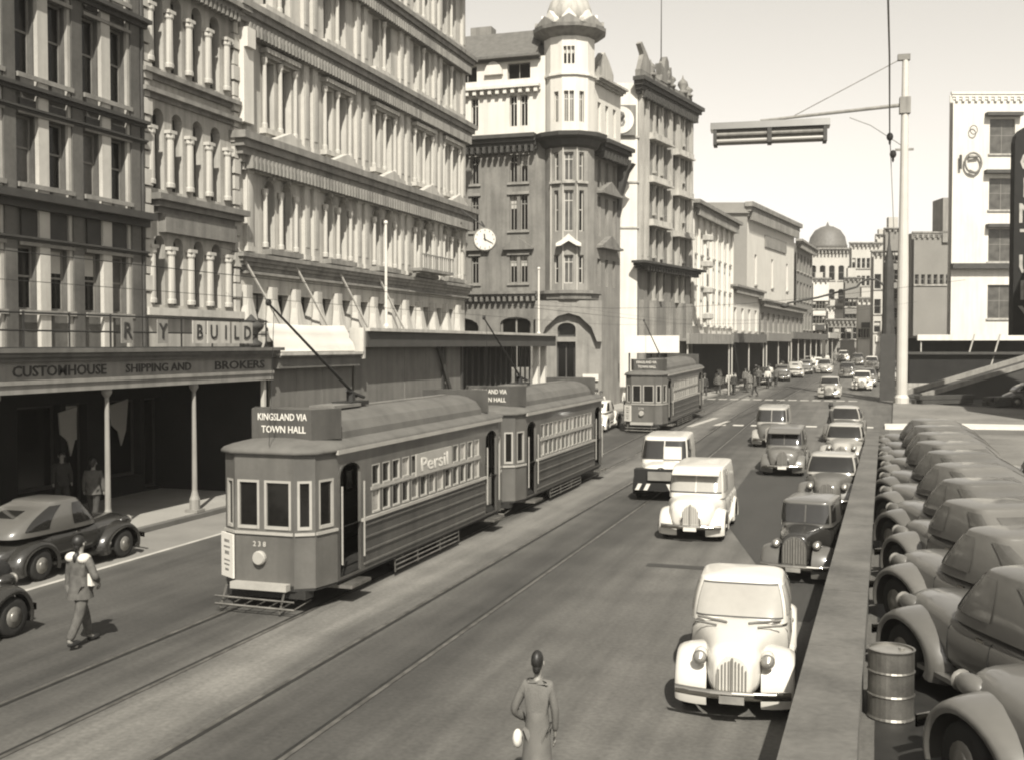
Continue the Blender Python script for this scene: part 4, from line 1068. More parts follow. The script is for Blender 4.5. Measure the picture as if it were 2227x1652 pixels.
    return t
TX = -10.33
tram = make_tram(); tram.location = (TX, 17.35, 0.0); tram['label'] = 'nearest grey single-deck tram with a white poster on its front'; tram['group'] = 'trams on the left track'
t2 = dup(tram, (TX + .02, 28.95, 0.0), 0, 'second tram, coupled close behind the nearest one', 'trams on the left track')
t3 = dup(tram, (TX - .85, 56.4, gz(56.4)), R(-2.0), 'farthest tram, alone in front of the white board past the corner building', 'trams on the left track')
t3.rotation_euler.x = R(1.1)
t3.scale = (1.05, 1.1, 1.05)
for q in (t2, t3):
    for ch in list(q.children):
        if ch.name.startswith('advertisement_board'):
            for g in list(ch.children): bpy.data.objects.remove(g)
            bpy.data.objects.remove(ch)

# overhead trolley wires with span wires
for lab, x in (('thin trolley wire above the trams', TX), ('thin trolley wire above the empty right-hand track', -7.15)):
    w_ = MB(); pts = []
    for y in range(-6, 130, 4): pts.append((x + (0 if y < 60 else (y - 60) ** 2 * .0007), y, 5.62 + gz(y)))
    w_.path(pts, .0045, 4); tag(w_.build('trolley_wire', M_IRON), lab, 'overhead wire')
for y, z0, z1 in ((33, 8.2, 6.6), (66, 7.6, 6.8), (92, 7.2, 7.4)):
    w_ = MB(); pts = []
    for k in range(13):
        u = k / 12; pts.append((-21.5 + u * 24, y, z0 + (z1 - z0) * u + gz(y) - 1.4 * math.sin(PI * u)))
    w_.path(pts, .005, 4); tag(w_.build('span_wire', M_IRON), {33: 'nearest span wire crossing over the second tram', 66: 'middle span wire crossing by the third tram', 92: 'farthest span wire sagging across the street'}[y], 'overhead wire')

# ================================================================== LAMP MAST with long lantern
def lamp(label, x, y, hs=1.0, ground=True):
    g = gz(y)
    t = thing('street_lamp', label, 'street lamp', (x, y, g), R(5), 'tall lamp masts with long lanterns')
    b = MB(); b.lathe([(.48, 0), (.48, .5), (.37, .7), (.36, 9), (.29, 14), (.24, 20), (.2, 23.7)], n=14); b.build('mast', M_POLE, t)
    b = MB(); b.box(-.35, .35, -.3, .3, 19.8, 20.9); b.build('clamp', M_GSTONE2, t)
    b = MB(); b.box(-.5, .3, -.2, .2, 23.4, 23.8); b.build('finial', M_GSTONE2, t)
    b = MB(); b.box(-.6, .6, -.06, .06, 17.3, 17.45); b.build('crossbar', M_GSTONE2, t)
    b = MB(); b.tube((0, 0, 20.4), (-9.6, 0, 19.75), .13, .1, n=8); b.build('arm', M_GSTONE2, t)
    b = MB(); b.tube((-.1, 0, 23.6), (-7.3, 0, 20.0), .035, n=5); b.build('stay', M_GSTONE2, t)
    b = MB(); b.path([(-.1, 0, 17.6), (-2.2, 0, 19.1), (-3.6, 0, 19.7)], .03, 5); b.build('cable', M_GSTONE2, t)
    L0, L1 = -13.0, -4.9
    b = MB(); b.xprism([(-.75, 0), (.75, 0), (.55, .5), (-.55, .5)], L0, L1); b.M = None
    h = b.build('hood', M_CMID, t, (0, 0, 19.15))
    b = MB(); b.box(L0 + .2, L0 + .45, -.7, .7, -1.05, 0); b.build('end_cap', M_DTRIM, t, (0, 0, 19.15))
    b = MB(); b.box(L1 - .45, L1 - .2, -.7, .7, -1.05, 0); b.build('end_cap', M_DTRIM, t, (0, 0, 19.15))
    b = MB(); b.box((L0 + L1) / 2 - .15, (L0 + L1) / 2 + .15, -.72, .72, -1.0, 0); b.build('centre_band', M_DTRIM, t, (0, 0, 19.15))
    for yy, zz in ((-.5, -.35), (.5, -.35), (-.5, -.8), (.5, -.8)):
        b = MB(); b.tube((L0 + .45, yy, zz), (L1 - .45, yy, zz), .13, n=8); b.build('tube_lamp', M_GSTONE2 if zz > -.5 else M_CLIGHT, t, (0, 0, 19.15))
    b = MB(); b.box(L0 + .45, L1 - .45, -.3, .3, -.9, -.05); b.build('reflector', M_GSTONE2, t, (0, 0, 19.15))
    return t
lamp1 = lamp('tall pale mast with a long boxy lantern on a side arm, right of the street', 2.1, 79.9)
# wire coming down to the mast with black insulators
w_ = MB(); w_.path([(.3, 40, 21.5), (.8, 60, 19.6), (1.1, 77.5, 18.8)], .05, 5); w_.path([(1.1, 77.5, 18.8), (1.2, 79, 17.8), (1.5, 79.6, 12)], .03, 4)
tag(w_.build('feeder_wire', M_GSTONE2), 'dark feeder wire dropping from the top edge of the sky to the mast', 'overhead wire')
for i, (z, x, lb) in enumerate(((18.6, 1.12, 'upper black ball insulator on the wire beside the mast'), (17.6, 1.35, 'lower black ball insulator on the wire beside the mast'))):
    b = MB(); b.sm = True; b.ball((0, 0, 0), .22, .22, .28, 12, 8); b.ball((0, 0, -.35), .08, .08, .2, 8, 6); tag(b.build('insulator', M_DARK, None, (x, 77.7 + i, z)), lb, 'insulator')
dp = thing('dark_pillar', 'dark tapering pillar with a small finial standing behind the pale mast', 'pillar', (1.25, 84.5, gz(84)))
b = MB(); b.lathe([(.5, 0), (.46, 5), (.36, 8), (.34, 9.6), (.2, 10.6), (.08, 11.3), (.05, 12.2)], n=10); b.build('shaft', M_DTRIM, dp)
b = MB(); b.box(-.55, .5, -.5, .5, 0, 4.8); b.build('base', M_DTRIM, dp)
# swan-neck lamp arching from the pillar over the street
sn = thing('swan_neck_bracket', 'dark curved swan-neck bracket arching left from behind the dark pillar', 'bracket', (1.2, 90, gz(90)))
b = MB(); pts = [(.2, 0, 4.5)]
for k in range(12):
    a = PI * k / 14; pts.append((-1.2 + 1.3 * math.cos(a) , 0, 7.4 + 1.6 * math.sin(a)))
pts += [(-5.2, 0, 7.6), (-7.5, 0, 7.2)]
b.path(pts, .09, 6); b.build('arm', M_DTRIM, sn)
b = MB(); b.sm = True; b.ball((-7.7, 0, 7.0), .35, .35, .22, 10, 6); b.build('lamp_shade', M_DTRIM, sn)

# ================================================================== PARAPET and right-hand yard
b = MB()
ptl = [(-.80, -2), (-.70, 8), (0.0, 47.5)]; ptr = [(-.10, -2), (-.13, 9), (.36, 47.5)]
for (a, c), (d, e) in zip(zip(ptl, ptl[1:]), zip(ptr, ptr[1:])):
    b.add([(a[0], a[1], 0), (c[0], c[1], 0), (e[0], e[1], 0), (d[0], d[1], 0), (a[0], a[1], 1.22), (c[0], c[1], 1.22), (e[0], e[1], 1.22), (d[0], d[1], 1.22)], [(1, 0, 4, 5), (3, 2, 6, 7), (4, 7, 6, 5), (2, 1, 5, 6), (0, 3, 7, 4)])
PW = thing('parapet_wall', 'long flat-topped grey parapet wall running up the street from the bottom edge', 'wall')
b.build('wall', M_CONC, PW)
def edge(ps, y):
    for a, c in zip(ps, ps[1:]):
        if a[1] <= y <= c[1]: return a[0] + (c[0] - a[0]) * (y - a[1]) / (c[1] - a[1])
    return ps[-1][0]
y = -1.9
while y < 47:
    y2 = min(47.4, y + 3.02 + random.uniform(-.05, .05)); o_ = .045
    a, c, d, e = (edge(ptl, y) - o_, y), (edge(ptl, y2) - o_, y2), (edge(ptr, y) + o_, y), (edge(ptr, y2) + o_, y2)
    zt = 1.30 + random.uniform(-.004, .004)
    b = MB(); b.add([(a[0], a[1], 1.225), (c[0], c[1], 1.225), (e[0], e[1], 1.225), (d[0], d[1], 1.225), (a[0], a[1], zt), (c[0], c[1], zt), (e[0], e[1], zt), (d[0], d[1], zt)], [(1, 0, 4, 5), (3, 2, 6, 7), (4, 7, 6, 5), (2, 1, 5, 6), (0, 3, 7, 4)])
    b.build('coping_slab', M_TIMBER, PW); y = y2 + .012
# white kerb of the island, dark garden beyond
strip('island_kerb', [(.8, 61.5), (4.5, 62.8), (12, 63.4)], [(.8, 63.5), (4.5, 64.6), (12, 64.6)], M_WHITE, .14, thick=.15)
strip('pavement', [(1.2, 63.6), (4.5, 64.8), (14, 66)], [(1.6, 82), (5.5, 78), (14, 74)], M_CONC, .13, thick=.12)
strip('dark_forecourt', [(2.6, 81), (2.8, 100)], [(22, 74), (22, 100)], M_ROADD, .01)
rp = thing('sloping_ramp', 'dark sloping ramp with two pale edge rails rising to the right beyond the island', 'ramp', (3.6, 85.5, gz(85)), R(22))
b = MB(); b.yprism([(0, 0), (11.5, 0), (11.5, 3.4), (0, .1)], 0, 5.5); b.build('ramp_body', M_ROADD, rp)
for yy in (-.12, 3.2):
    b = MB(); b.add([(0, yy, .1), (11.5, yy, 3.4), (11.5, yy, 3.75), (0, yy, .45), (0, yy + .4, .1), (11.5, yy + .4, 3.4), (11.5, yy + .4, 3.75), (0, yy + .4, .45)], [(0, 1, 2, 3), (7, 6, 5, 4), (3, 2, 6, 7), (0, 3, 7, 4), (1, 5, 6, 2)]); b.build('edge_rail', M_GSTONE2, rp)
hut = thing('dark_shed_row', 'long low dark shed row in the shade under the right-hand verandah', 'shed', (3.2, 99.5, gz(99)), R(12))
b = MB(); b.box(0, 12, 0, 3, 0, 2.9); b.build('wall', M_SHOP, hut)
b = MB(); b.box(-.2, 12.2, -.4, 3.2, 2.9, 3.1); b.build('roof', M_DTRIM, hut)
strip('painted_shadow_bar', [(-4.6, 23.5), (-3.6, 23.5), (-1.9, 23.5)], [(-4.6, 23.85), (-3.6, 23.85), (-1.9, 23.9)], M_ROADD, .007)  # dark strip painting a cast shadow across the lane
for i, (x, y, a, n_, lb) in enumerate(((5.2, 80.2, 35, 5, 'stack of dark timbers on the ground left of the ramp foot'), (9.0, 79.5, 60, 6, 'stack of dark timbers in front of the ramp'), (4.6, 95.5, 10, 4, 'stack of pale planks under the right-hand verandah'))):
    ts = thing('timber_stack', lb, 'timber', (x, y, gz(y) + .12), R(a))
    for k in range(n_):
        b = MB(); b.box(-2.2 + random.uniform(-.3, .3), 2.2 + random.uniform(-.3, .3), (k % 3) * .4, (k % 3) * .4 + .32, (k // 3) * .3, (k // 3) * .3 + .27); b.build('beam', (M_DTRIM, M_DTRIM, M_CREAM2)[i], ts)
for k, x in enumerate((7.2, 9.2)):
    tsx = thing('leaning_pole', 'thin pale pole leaning against the right-hand verandah, %s of the two' % ('left', 'right')[k], 'pole', (x, 100.5, gz(100)), R(10))
    b = MB(); b.tube((0, 0, 0), (1.4, .6, 4.6), .07, n=6); b.build('shaft', M_CREAM2, tsx)
# CENTURY sign
cs_ = thing('vertical_sign', 'tall dark vertical sign lettered CENTURY at the right edge', 'sign', (8.62, 76.5, 0), R(18))
b = MB()
pts = [(-.0, 5.4), (2.4, 5.4), (2.4, 17.6)]
for k in range(9):
    a = PI * .0 + PI * k / 8; pts.append((1.2 + 1.2 * math.cos(a), 17.6 + 1.1 * math.sin(a)))
b.yprism(pts[:3] + pts[4:], 0, .6); b.build('panel', M_DARK, cs_)
for k, ch in enumerate('CENTURY'):
    text_mesh('lettering', ch, 1.75, M_CREAM2, cs_, T(.88, -.03, 16.3 - k * 1.62) @ UP, .02)
th_ = thing('theatre_block', 'dark shaded theatre frontage behind the vertical sign at the right edge', 'building', (11.0, 78, 0), R(-90))
b = MB(); b.box(0, 16, -.0, .3, 0, 14); b.box(0, 16, .3, 10, 0, 13.8); b.build('wall', M_GSTONE, th_)
for k in range(3):
    b = MB(); b.box(2 + k * 4.4, 4 + k * 4.4, -.06, -.01, 6, 9); b.build('window', M_GLASS, th_)

# ================================================================== CARS
M_CGLASS = mat('car_glass', 0.02, 0.05, 0.3, 1, spec=.9)
M_CGLASSP = mat('painted_sky_pale_glass', 0.42, 0.12, 0.12, .8, spec=.7)  # pale base colour stands in for bright sky mirrored in windscreens
M_GRILLE = mat('grille_metal', 0.40, 0.3, 0.2, 6, metal=.5)
def sgp(c, e): return math.copysign(abs(c) ** e, c)
STYLES = {
 # hood nose half-width, cabin: belt, roof, (y0b,y1b), (y0t,y1t), (hwb,hwt), tail, fender bulk
 'sedan': dict(st=[(-2.12, .10, .45, .60), (-2.08, .26, .34, .84), (-1.9, .36, .32, .98), (-1.4, .45, .3, 1.04), (-.8, .62, .3, 1.07), (-.5, .74, .3, 1.07), (.9, .78, .3, 1.05), (1.5, .68, .34, .98), (1.95, .48, .4, .78), (2.12, .25, .46, .62)],
               cab=(1.0, 1.52, -.74, 1.5, -.34, .80, .75, .64), W=.84, fk=1.0, wt=.42),
 'fastback': dict(st=[(-2.2, .15, .42, .62), (-2.12, .32, .34, .84), (-1.9, .46, .32, .95), (-1.4, .6, .3, 1.0), (-.8, .72, .3, 1.02), (-.5, .78, .3, 1.02), (.9, .82, .3, 1.0), (1.6, .72, .32, .92), (2.1, .5, .36, .72), (2.25, .28, .42, .56)],
               cab=(.95, 1.54, -.72, 2.0, -.2, .75, .78, .60), W=.90, fk=1.15, wt=.55),
 'van': dict(st=[(-2.05, .25, .42, .7), (-1.98, .5, .36, .95), (-1.8, .6, .34, 1.08), (-1.3, .68, .3, 1.14), (-1.0, .76, .3, 1.16), (0, .8, .3, 1.16), (1.9, .82, .3, 1.16), (2.1, .8, .34, 1.14), (2.16, .7, .4, 1.1)],
               cab=(1.05, 1.84, -1.12, 2.12, -.72, 2.02, .78, .70), W=.88, fk=1.1, wt=.72),
 'old': dict(st=[(-1.95, .25, .5, .95), (-1.92, .30, .42, 1.15), (-1.4, .36, .4, 1.2), (-.7, .52, .4, 1.22), (-.5, .62, .4, 1.22), (.9, .66, .4, 1.2), (1.35, .62, .42, 1.15), (1.45, .5, .5, 1.0)],
               cab=(1.15, 1.72, -.6, 1.42, -.48, 1.3, .64, .60), W=.82, fk=.9, wt=.42),
}
def car(name, label, x, y, rz, style='sedan', body=None, roof=None, fender=None, glass=None, group=None, scale=1.0, cat='car', visor=False, extra=None, z=None, wheelz=.33):
    S = STYLES[style]; body = body or M_CMID; roof = roof or body; fender = fender or body; glass = glass or M_CGLASS
    t = thing(name, label, cat, (x, y, (gz(y) if z is None else z)), rz, group)
    if y > 45: t.rotation_euler.x = 0.02 * math.cos(rz)
    t.scale = (scale,) * 3
    st = S['st']
    def mk_body():
        b = MB(); b.sm = True
        n = len(st) - 1
        def fn(u, v):
            f = v * n * 3; k = min(n - 1, int(f / 3)); q = f / 3 - k
            q = q * q * (3 - 2 * q) * .5 + q * .5
            p = [st[k][i] + (st[k + 1][i] - st[k][i]) * q for i in range(4)]
            a = 2 * PI * u; zc, zh = (p[2] + p[3]) / 2, (p[3] - p[2]) / 2
            return (p[1] * sgp(math.cos(a), .6), p[0], zc + zh * sgp(math.sin(a), .62))
        b.grid(fn, 24, n * 3, True)
        w = 24; m0 = b.v[0:w]; b.f.append(list(range(w))); b.mi.append(0); L_ = len(b.v); b.f.append([L_ - 1 - i for i in range(w)]); b.mi.append(0)
        return b.mesh('body', body)
    put('body', cached(('b', style, body.name), mk_body), t)
    zb, zr, y0b, y1b, y0t, y1t, hwb, hwt = S['cab']
    ex = {'van': .28, 'sedan': .34, 'old': .3}.get(style, .42)
    def cab(th, h, off=0.0):
        h = max(h, 0.0)
        hx = hwb + (hwt - hwb) * h ** 2.0; a0 = y0b + (y0t - y0b) * h ** 1.25; a1 = y1b + (y1t - y1b) * (h ** 2.0 if style == 'fastback' else h ** 1.7)
        yc, hy = (a0 + a1) / 2, (a1 - a0) / 2
        return ((hx + off) * sgp(math.cos(th), ex), yc + (hy + off) * sgp(math.sin(th), ex), zb + (zr - zb) * h)
    def mk_cab():
        b = MB(); b.sm = True
        def fn(u, v):
            th = 2 * PI * u
            if v <= .5: return cab(th, v * 2)
            q = (v - .5) * 2; s = math.sqrt(max(0, 1 - q * q)); p = cab(th, 1.0)
            yc = (y0t + y1t) / 2
            return (p[0] * s, yc + (p[1] - yc) * s, zr + (.09 if style != 'van' else .07) * q)
        b.grid(fn, 36, 16, True); return b.mesh('roof', roof)
    put('roof', cached(('c', style, roof.name), mk_cab), t)
    def patch(t0, t1, h0, h1):
        def f():
            b = MB(); b.sm = True
            b.grid(lambda u, v: cab(t0 + (t1 - t0) * u, h0 + (h1 - h0) * v, .012), 10, 5); return b.mesh('window', glass)
        return f
    hi = .93
    wl = [('windshield', R(-90 - 38), R(-90 + 38), .18, hi)] if style != 'van' else [('windshield', R(-90 - 40), R(-90 + 40), .22, .86)]
    wl += [('window', R(-36), R(-3), .2, hi), ('window', R(3), R(34), .2, hi), ('window', R(183), R(216), .2, hi), ('window', R(146), R(177), .2, hi)]
    wl += [('rear_window', R(90 - 22), R(90 + 22), .5, .88)] if style != 'fastback' else [('rear_window', R(90 - 7), R(90 + 7), .62, .82)]
    for nm, a, c, h0, h1 in wl:
        if style == 'van' and nm == 'window' and (a > 0 and a < PI / 2 or abs(a - R(146)) < .01): continue
        put(nm, cached(('w', style, glass.name, round(a, 3)), patch(a, c, h0, h1)), t)
    def fs():
        b = MB(); b.sm = True; h0_, h1_ = (.14, .97) if style != 'van' else (.17, .9)
        b.grid(lambda u, v: cab(R(-90 - 41) + R(82) * u, h0_ + (h1_ - h0_) * v, .006), 10, 5); return b.mesh('windshield_seal', M_DTRIM)
    put('windshield_seal', cached(('sl', style), fs), t)
    if style in ('van', 'old'):
        def f():
            b = MB(); p = cab(R(-90), .2, .02); q = cab(R(-90), .92, .02); b.tube(p, q, .018, n=5); return b.mesh('windshield_divider', roof)
        put('windshield_divider', cached(('wd', style, roof.name), f), t)
    if visor:
        b = MB(); p = cab(R(-90), .9); b.xprism([(p[1] - .36, p[2] - .09), (p[1] + .1, p[2] + .04), (p[1] + .1, p[2] + .08), (p[1] - .36, p[2] - .05)], -.64, .64); b.build('visor', roof, t)
    W = S['W']; wy = (-1.38, 1.32) if style != 'old' else (-1.45, 1.05)
    for i, yw in enumerate(wy):
        for s in (-1, 1):
            def mk_f(yw=yw, s=s, i=i):
                b = MB(); b.sm = True
                xi, xo = s * (.38 if i == 0 else .6), s * W
                fk = S['fk']; a0, a1 = R(-22), R(202)
                def fn(u, v):
                    a = a0 + (a1 - a0) * u
                    co, si = math.cos(a), math.sin(a)
                    # negative y is the nose: short rounded front, long tapering tail
                    ky = 1.22 * fk if (co < 0) else (1.75 * fk if i == 0 else 1.5 * fk)
                    kz = 1.12 if i == 0 else 1.1
                    if v < .6:
                        q = v / .6; x = xi + (xo - xi) * math.sin(q * PI / 2); r = .44 - .10 * (1 - math.cos(q * PI / 2))
                    else:
                        q = (v - .6) / .4; x = xo + s * .0 - s * .02 * q; r = .34 - (.04 + (.0 if i == 0 else .0)) * q
                    return (x, yw + r * co * (ky if v < .99 else ky * .99), .34 + r * si * kz + .04 * max(0, si))
                b.grid(fn, 18, 8); return b.mesh('fender', fender)
            put('fender', cached(('f', style, fender.name, i, s), mk_f), t)
            def mk_w(s=s):
                b = MB(); b.sm = True; b.M = Matrix.Rotation(R(90), 4, 'Y'); b.lathe([(.20, -.075), (.29, -.085), (.325, -.05), (.33, 0), (.325, .05), (.29, .085), (.20, .075)], n=20); return b.mesh('wheel', M_RUB)
            def mk_h(s=s):
                b = MB(); b.sm = True; b.tube((0, 0, 0), (s * .085, 0, 0), .2, .17, 16); b.ball((s * .085, 0, 0), .03, .1, .1, 10, 6); return b.mesh('hubcap', M_HUB)
            w_ = put('wheel', cached(('wh',), mk_w), t, (s * (W - .14), yw, .33)); put('hubcap', cached(('hc', s), mk_h), w_)
    def mk_seam():
        b = MB()
        def at(yy, a):
            for p0, p1 in zip(st, st[1:]):
                if p0[0] <= yy <= p1[0]:
                    q = (yy - p0[0]) / (p1[0] - p0[0]); p = [p0[i] + (p1[i] - p0[i]) * q for i in range(4)]
                    return ((p[1] + .004) * abs(math.cos(a)) ** .6, yy, (p[2] + p[3]) / 2 + (p[3] - p[2]) / 2 * sgp(math.sin(a), .62))
        for s in (-1, 1):
            for yy in (-.52, .28, .95):
                pts = [at(yy, R(a)) for a in (-40, -20, 0, 20, 45, 62)]
                b.path([(s * p[0], p[1], p[2]) for p in pts], .006, 4)
        return b.mesh('door_seam', M_DARK)
    put('door_seam', cached(('ds', style), mk_seam), t)
    for s in (-1, 1):
        def mk_t(s=s):
            b = MB(); w = max(q[1] for q in st) + .005
            b.box(s * w - .012, s * w + .012, .12, .24, .86, .89); return b.mesh('door_handle', M_CHROME)
        put('door_handle', cached(('dh', style, s), mk_t), t)
    ny = st[0][0]
    def mk_g():
        b = MB()
        hw = .20 if style != 'old' else .26; z0, z1 = {'sedan': (.45, .86), 'fastback': (.42, .74), 'van': (.5, .98), 'old': (.5, 1.08)}[style]
        def top(x): return z1 - (z1 - z0) * .45 * (1 - math.sqrt(max(0, 1 - (x / hw) ** 2)))
        for k in range(9):
            x = (-hw + 2 * hw * k / 8) * .93; b.box(x - .009, x + .009, ny - .055, ny - .01, z0, top(x) - .01)
        b.box(-.014, .014, ny - .075, ny - .02, z0 - .03, z1 + .03); return b.mesh('grille', M_GRILLE)
    def mk_gs():
        b = MB()
        hw = .21 if style != 'old' else .28; z0, z1 = {'sedan': (.42, .90), 'fastback': (.40, .78), 'van': (.46, 1.02), 'old': (.46, 1.12)}[style]
        pts = [(-hw, z0), (hw, z0)] + [(hw * math.cos(PI * q / 8), z1 - (z1 - z0) * .45 * (1 - math.sin(PI * q / 8))) for q in range(9)]
        b.yprism(pts, ny - .03, ny + .45 if style in ('van', 'old') else ny + .3); return b.mesh('grille_surround', fender)
    put('grille_surround', cached(('gs', style, fender.name), mk_gs), t)
    put('grille', cached(('g', style), mk_g), t)
    for s in (-1, 1):
        def mk_l():
            b = MB(); b.sm = True; b.ball((0, .08, 0), .10, .2, .10, 14, 8); return b.mesh('headlight', fender)
        def mk_ll():
            b = MB(); b.sm = True; b.M = Matrix.Rotation(R(90), 4, 'X'); b.lathe([(.10, .07), (.08, .105), (.0, .125)], n=14); return b.mesh('lens', M_GRILLE)
        hl = put('headlight', cached(('hl', fender.name), mk_l), t, (s * .47, ny + .28, .80 if style != 'old' else .9)); put('lens', cached(('ll',), mk_ll), hl)
        def mk_rb(s=s):
            b = MB(); b.box(min(s * .6, s * (W - .04)), max(s * .6, s * (W - .04)), wy[0] + .4, wy[1] - .4, .27, .32); return b.mesh('running_board', fender)
        put('running_board', cached(('rb', style, s, fender.name), mk_rb), t)
    for e in (0, 1):
        def mk_bm(e=e):
            b = MB(); b.sm = True
            yy = (ny - .12) if e == 0 else (st[-1][0] + .12); d = 1 if e == 0 else -1
            pts = [(x, yy + d * .16 * (x / .8) ** 2, .42) for x in (-.8, -.6, -.3, 0, .3, .6, .8)]
            for p, q in zip(pts, pts[1:]): b.add([(p[0], p[1], .36), (q[0], q[1], .36), (q[0], q[1], .47), (p[0], p[1], .47), (p[0], p[1] + d * .03, .36), (q[0], q[1] + d * .03, .36), (q[0], q[1] + d * .03, .47), (p[0], p[1] + d * .03, .47)], [(0, 1, 2, 3), (7, 6, 5, 4), (3, 2, 6, 7), (0, 4, 5, 1)])
            return b.mesh('bumper', M_CHROME)
        put('bumper', cached(('bm', style, e), mk_bm), t)
        def mk_pl(e=e):
            b = MB(); yy = (ny - .17) if e == 0 else (st[-1][0] + .14); b.box(-.17, .17, yy, yy + .012, .32, .42); return b.mesh('number_plate', M_PAPER if style == 'van' else M_GSTONE2)
        put('number_plate', cached(('pl', style, e), mk_pl), t)
    if extra: extra(t)
    return t

def wipers(t):
    for s in (-1, 1):
        b = MB(); b.tube((s * .16, -1.02, 1.075), (s * .62, -.70, 1.065), .02, n=4); b.tube((s * .30, -1.16, 1.06), (s * .64, -.86, 1.03), .016, n=4); b.build('bonnet_louvre', M_GSTONE, t)
c_main = car('white_sedan', 'white rounded sedan in the foreground with pale windscreen, coming towards the camera', -1.72, 16.0, R(3), 'sedan', M_CWHITE, M_CWHITE, M_CWHITE, M_CGLASSP, scale=.96, extra=wipers)
c_main.scale = (.91, .96, .97)
car('white_van', 'white panel van with a peaked visor over its windscreen, behind the white sedan', -4.15, 28.6, R(1), 'van', M_CWHITE, M_CWHITE, M_CWHITE, M_CGLASSP, cat='van', visor=True, scale=.92)
def stripes(t):
    for k, x in enumerate((-.66, -.40, .40, .64)):
        b = MB(); s = 1 if x < 0 else -1
        b.add([(x - .09, -2.32, .36), (x + .03, -2.32, .36), (x + .03 + .1 * s, -2.32, .56), (x - .09 + .1 * s, -2.32, .56)], [(0, 1, 2, 3)]); b.build('bumper_stripe', M_PAPER, t)
    b = MB(); b.box(-.36, .36, -2.31, -2.2, .66, .92); b.build('radiator_panel', M_FRAMEG, t)
    b = MB(); b.box(-.8, .8, -2.30, -2.2, .34, .58); b.build('bumper_bar', M_DARK, t)
    b = MB(); b.box(.0, .56, -1.13, -1.10, 1.20, 1.60); b.M = None; b.build('windscreen_sticker', M_PAPER, t)
c2 = car('two_tone_car', 'white-topped car with black nose and slanted white bumper stripes beside the white van', -6.25, 35.6, R(4), 'van', M_CWHITE, M_CWHITE, M_DARK, M_CGLASS, extra=stripes, scale=1.0)
b = MB(); b.sm = False; b.box(-.80, .80, -2.18, -1.7, .3, .98); b.build('nose', M_DARK, c2)
car('grey_van', 'grey delivery van driving in the middle of the right lane by the crossing studs', -3.0, 42.9, R(0), 'van', M_CMID2, M_CMID2, M_CMID2, M_CGLASS, cat='van', visor=True, scale=.9)
car('small_lorry', 'pale boxy lorry following the grey van', -4.3, 53.0, R(0), 'van', M_CMID, M_CLIGHT, M_CLIGHT, M_CGLASS, cat='lorry', scale=.94)
car('dark_coupe', 'dark older coupe with upright split windscreen parked against the parapet', -1.2, 24.3, R(-7), 'old', M_CDARK, M_CMID, M_CMID, M_CGLASS, scale=.86)
car('parked_car', 'pale-roofed car parked by the parapet with bright windscreen shadow, ahead of the dark coupe', -1.02, 34.2, R(-3), 'sedan', M_CMID2, M_CLIGHT, M_CMID2, M_CGLASS)
car('parked_car', 'pale car parked by the parapet, nearest to the crossing studs', -.92, 46.5, R(-3), 'sedan', M_CLIGHT, M_CLIGHT, M_CLIGHT, M_CGLASS)
car('parked_car', 'low grey car nosed in at the far end of the parapet', -1.1, 56.0, R(-3), 'fastback', M_CMID2, M_CLIGHT, M_CMID2, M_CGLASS)
car('dark_fastback', 'dark streamlined fastback sedan parked at the left kerb under the verandah, seen from behind', -16.8, 19.5, R(180), 'fastback', M_CDARK, M_CMID, M_CDARK, M_CGLASS, scale=.97)
car('black_old_car', 'black older car with disc wheels cut off by the left edge', -14.1, 13.1, R(180), 'old', M_DARK, M_DARK, M_CDARK, M_CGLASS)
# row of parked cars behind the parapet
strip('yard_ground_painted_shade', [(.02, -6), (.1, 14), (.42, 41)], [(12, -6), (12, 14), (4.5, 41)], M_IRON, .008)  # near-black sheet paints in the deep shade between the parked cars
M_YGLASS = mat('painted_sky_grey_glass', 0.12, 0.12, 0.3, 1, spec=.7)  # grey base colour paints the sky's reflection into the glass
ordn = ('nearest', 'second', 'third', 'fourth', 'fifth', 'sixth', 'seventh', 'eighth', 'ninth', 'tenth', 'eleventh', 'twelfth')
for k in range(11):
    y = (11.2, 15.6)[k] if k < 2 else 15.6 + (k - 1) * 3.3; a = R(209 + random.uniform(-3, 3)); stl = ('fastback', 'fastback', 'fastback', 'sedan')[k % 4]; m = (M_CMID2, M_CMID, M_CMID2, M_CMID2, M_CMID)[k % 5]
    car('yard_car', ordn[k] + ' car from the bottom in the slanted row against the parapet', (2.75 if k == 0 else 2.15), y, a, stl, m, m, m, M_YGLASS, 'cars parked slantwise behind the parapet', scale=(1.3 if k == 0 else 1.22))
for k in range(7):
    y = 12.4 + k * 3.7; stl = ('fastback', 'sedan')[k % 2]; m = (M_CMID, M_CMID2)[k % 2]
    car('yard_car', ordn[k] + ' car of the outer row at the right edge beyond the slanted row', 5.2, y, R(208), stl, m, m, m, M_YGLASS, 'cars of the outer row at the right edge', scale=1.22)
car('yard_car', 'pale car with dark windows standing out on the open concrete yard', 7.2, 37.0, R(250), 'sedan', M_CMID2, M_CMID2, M_CMID2, M_CGLASS)
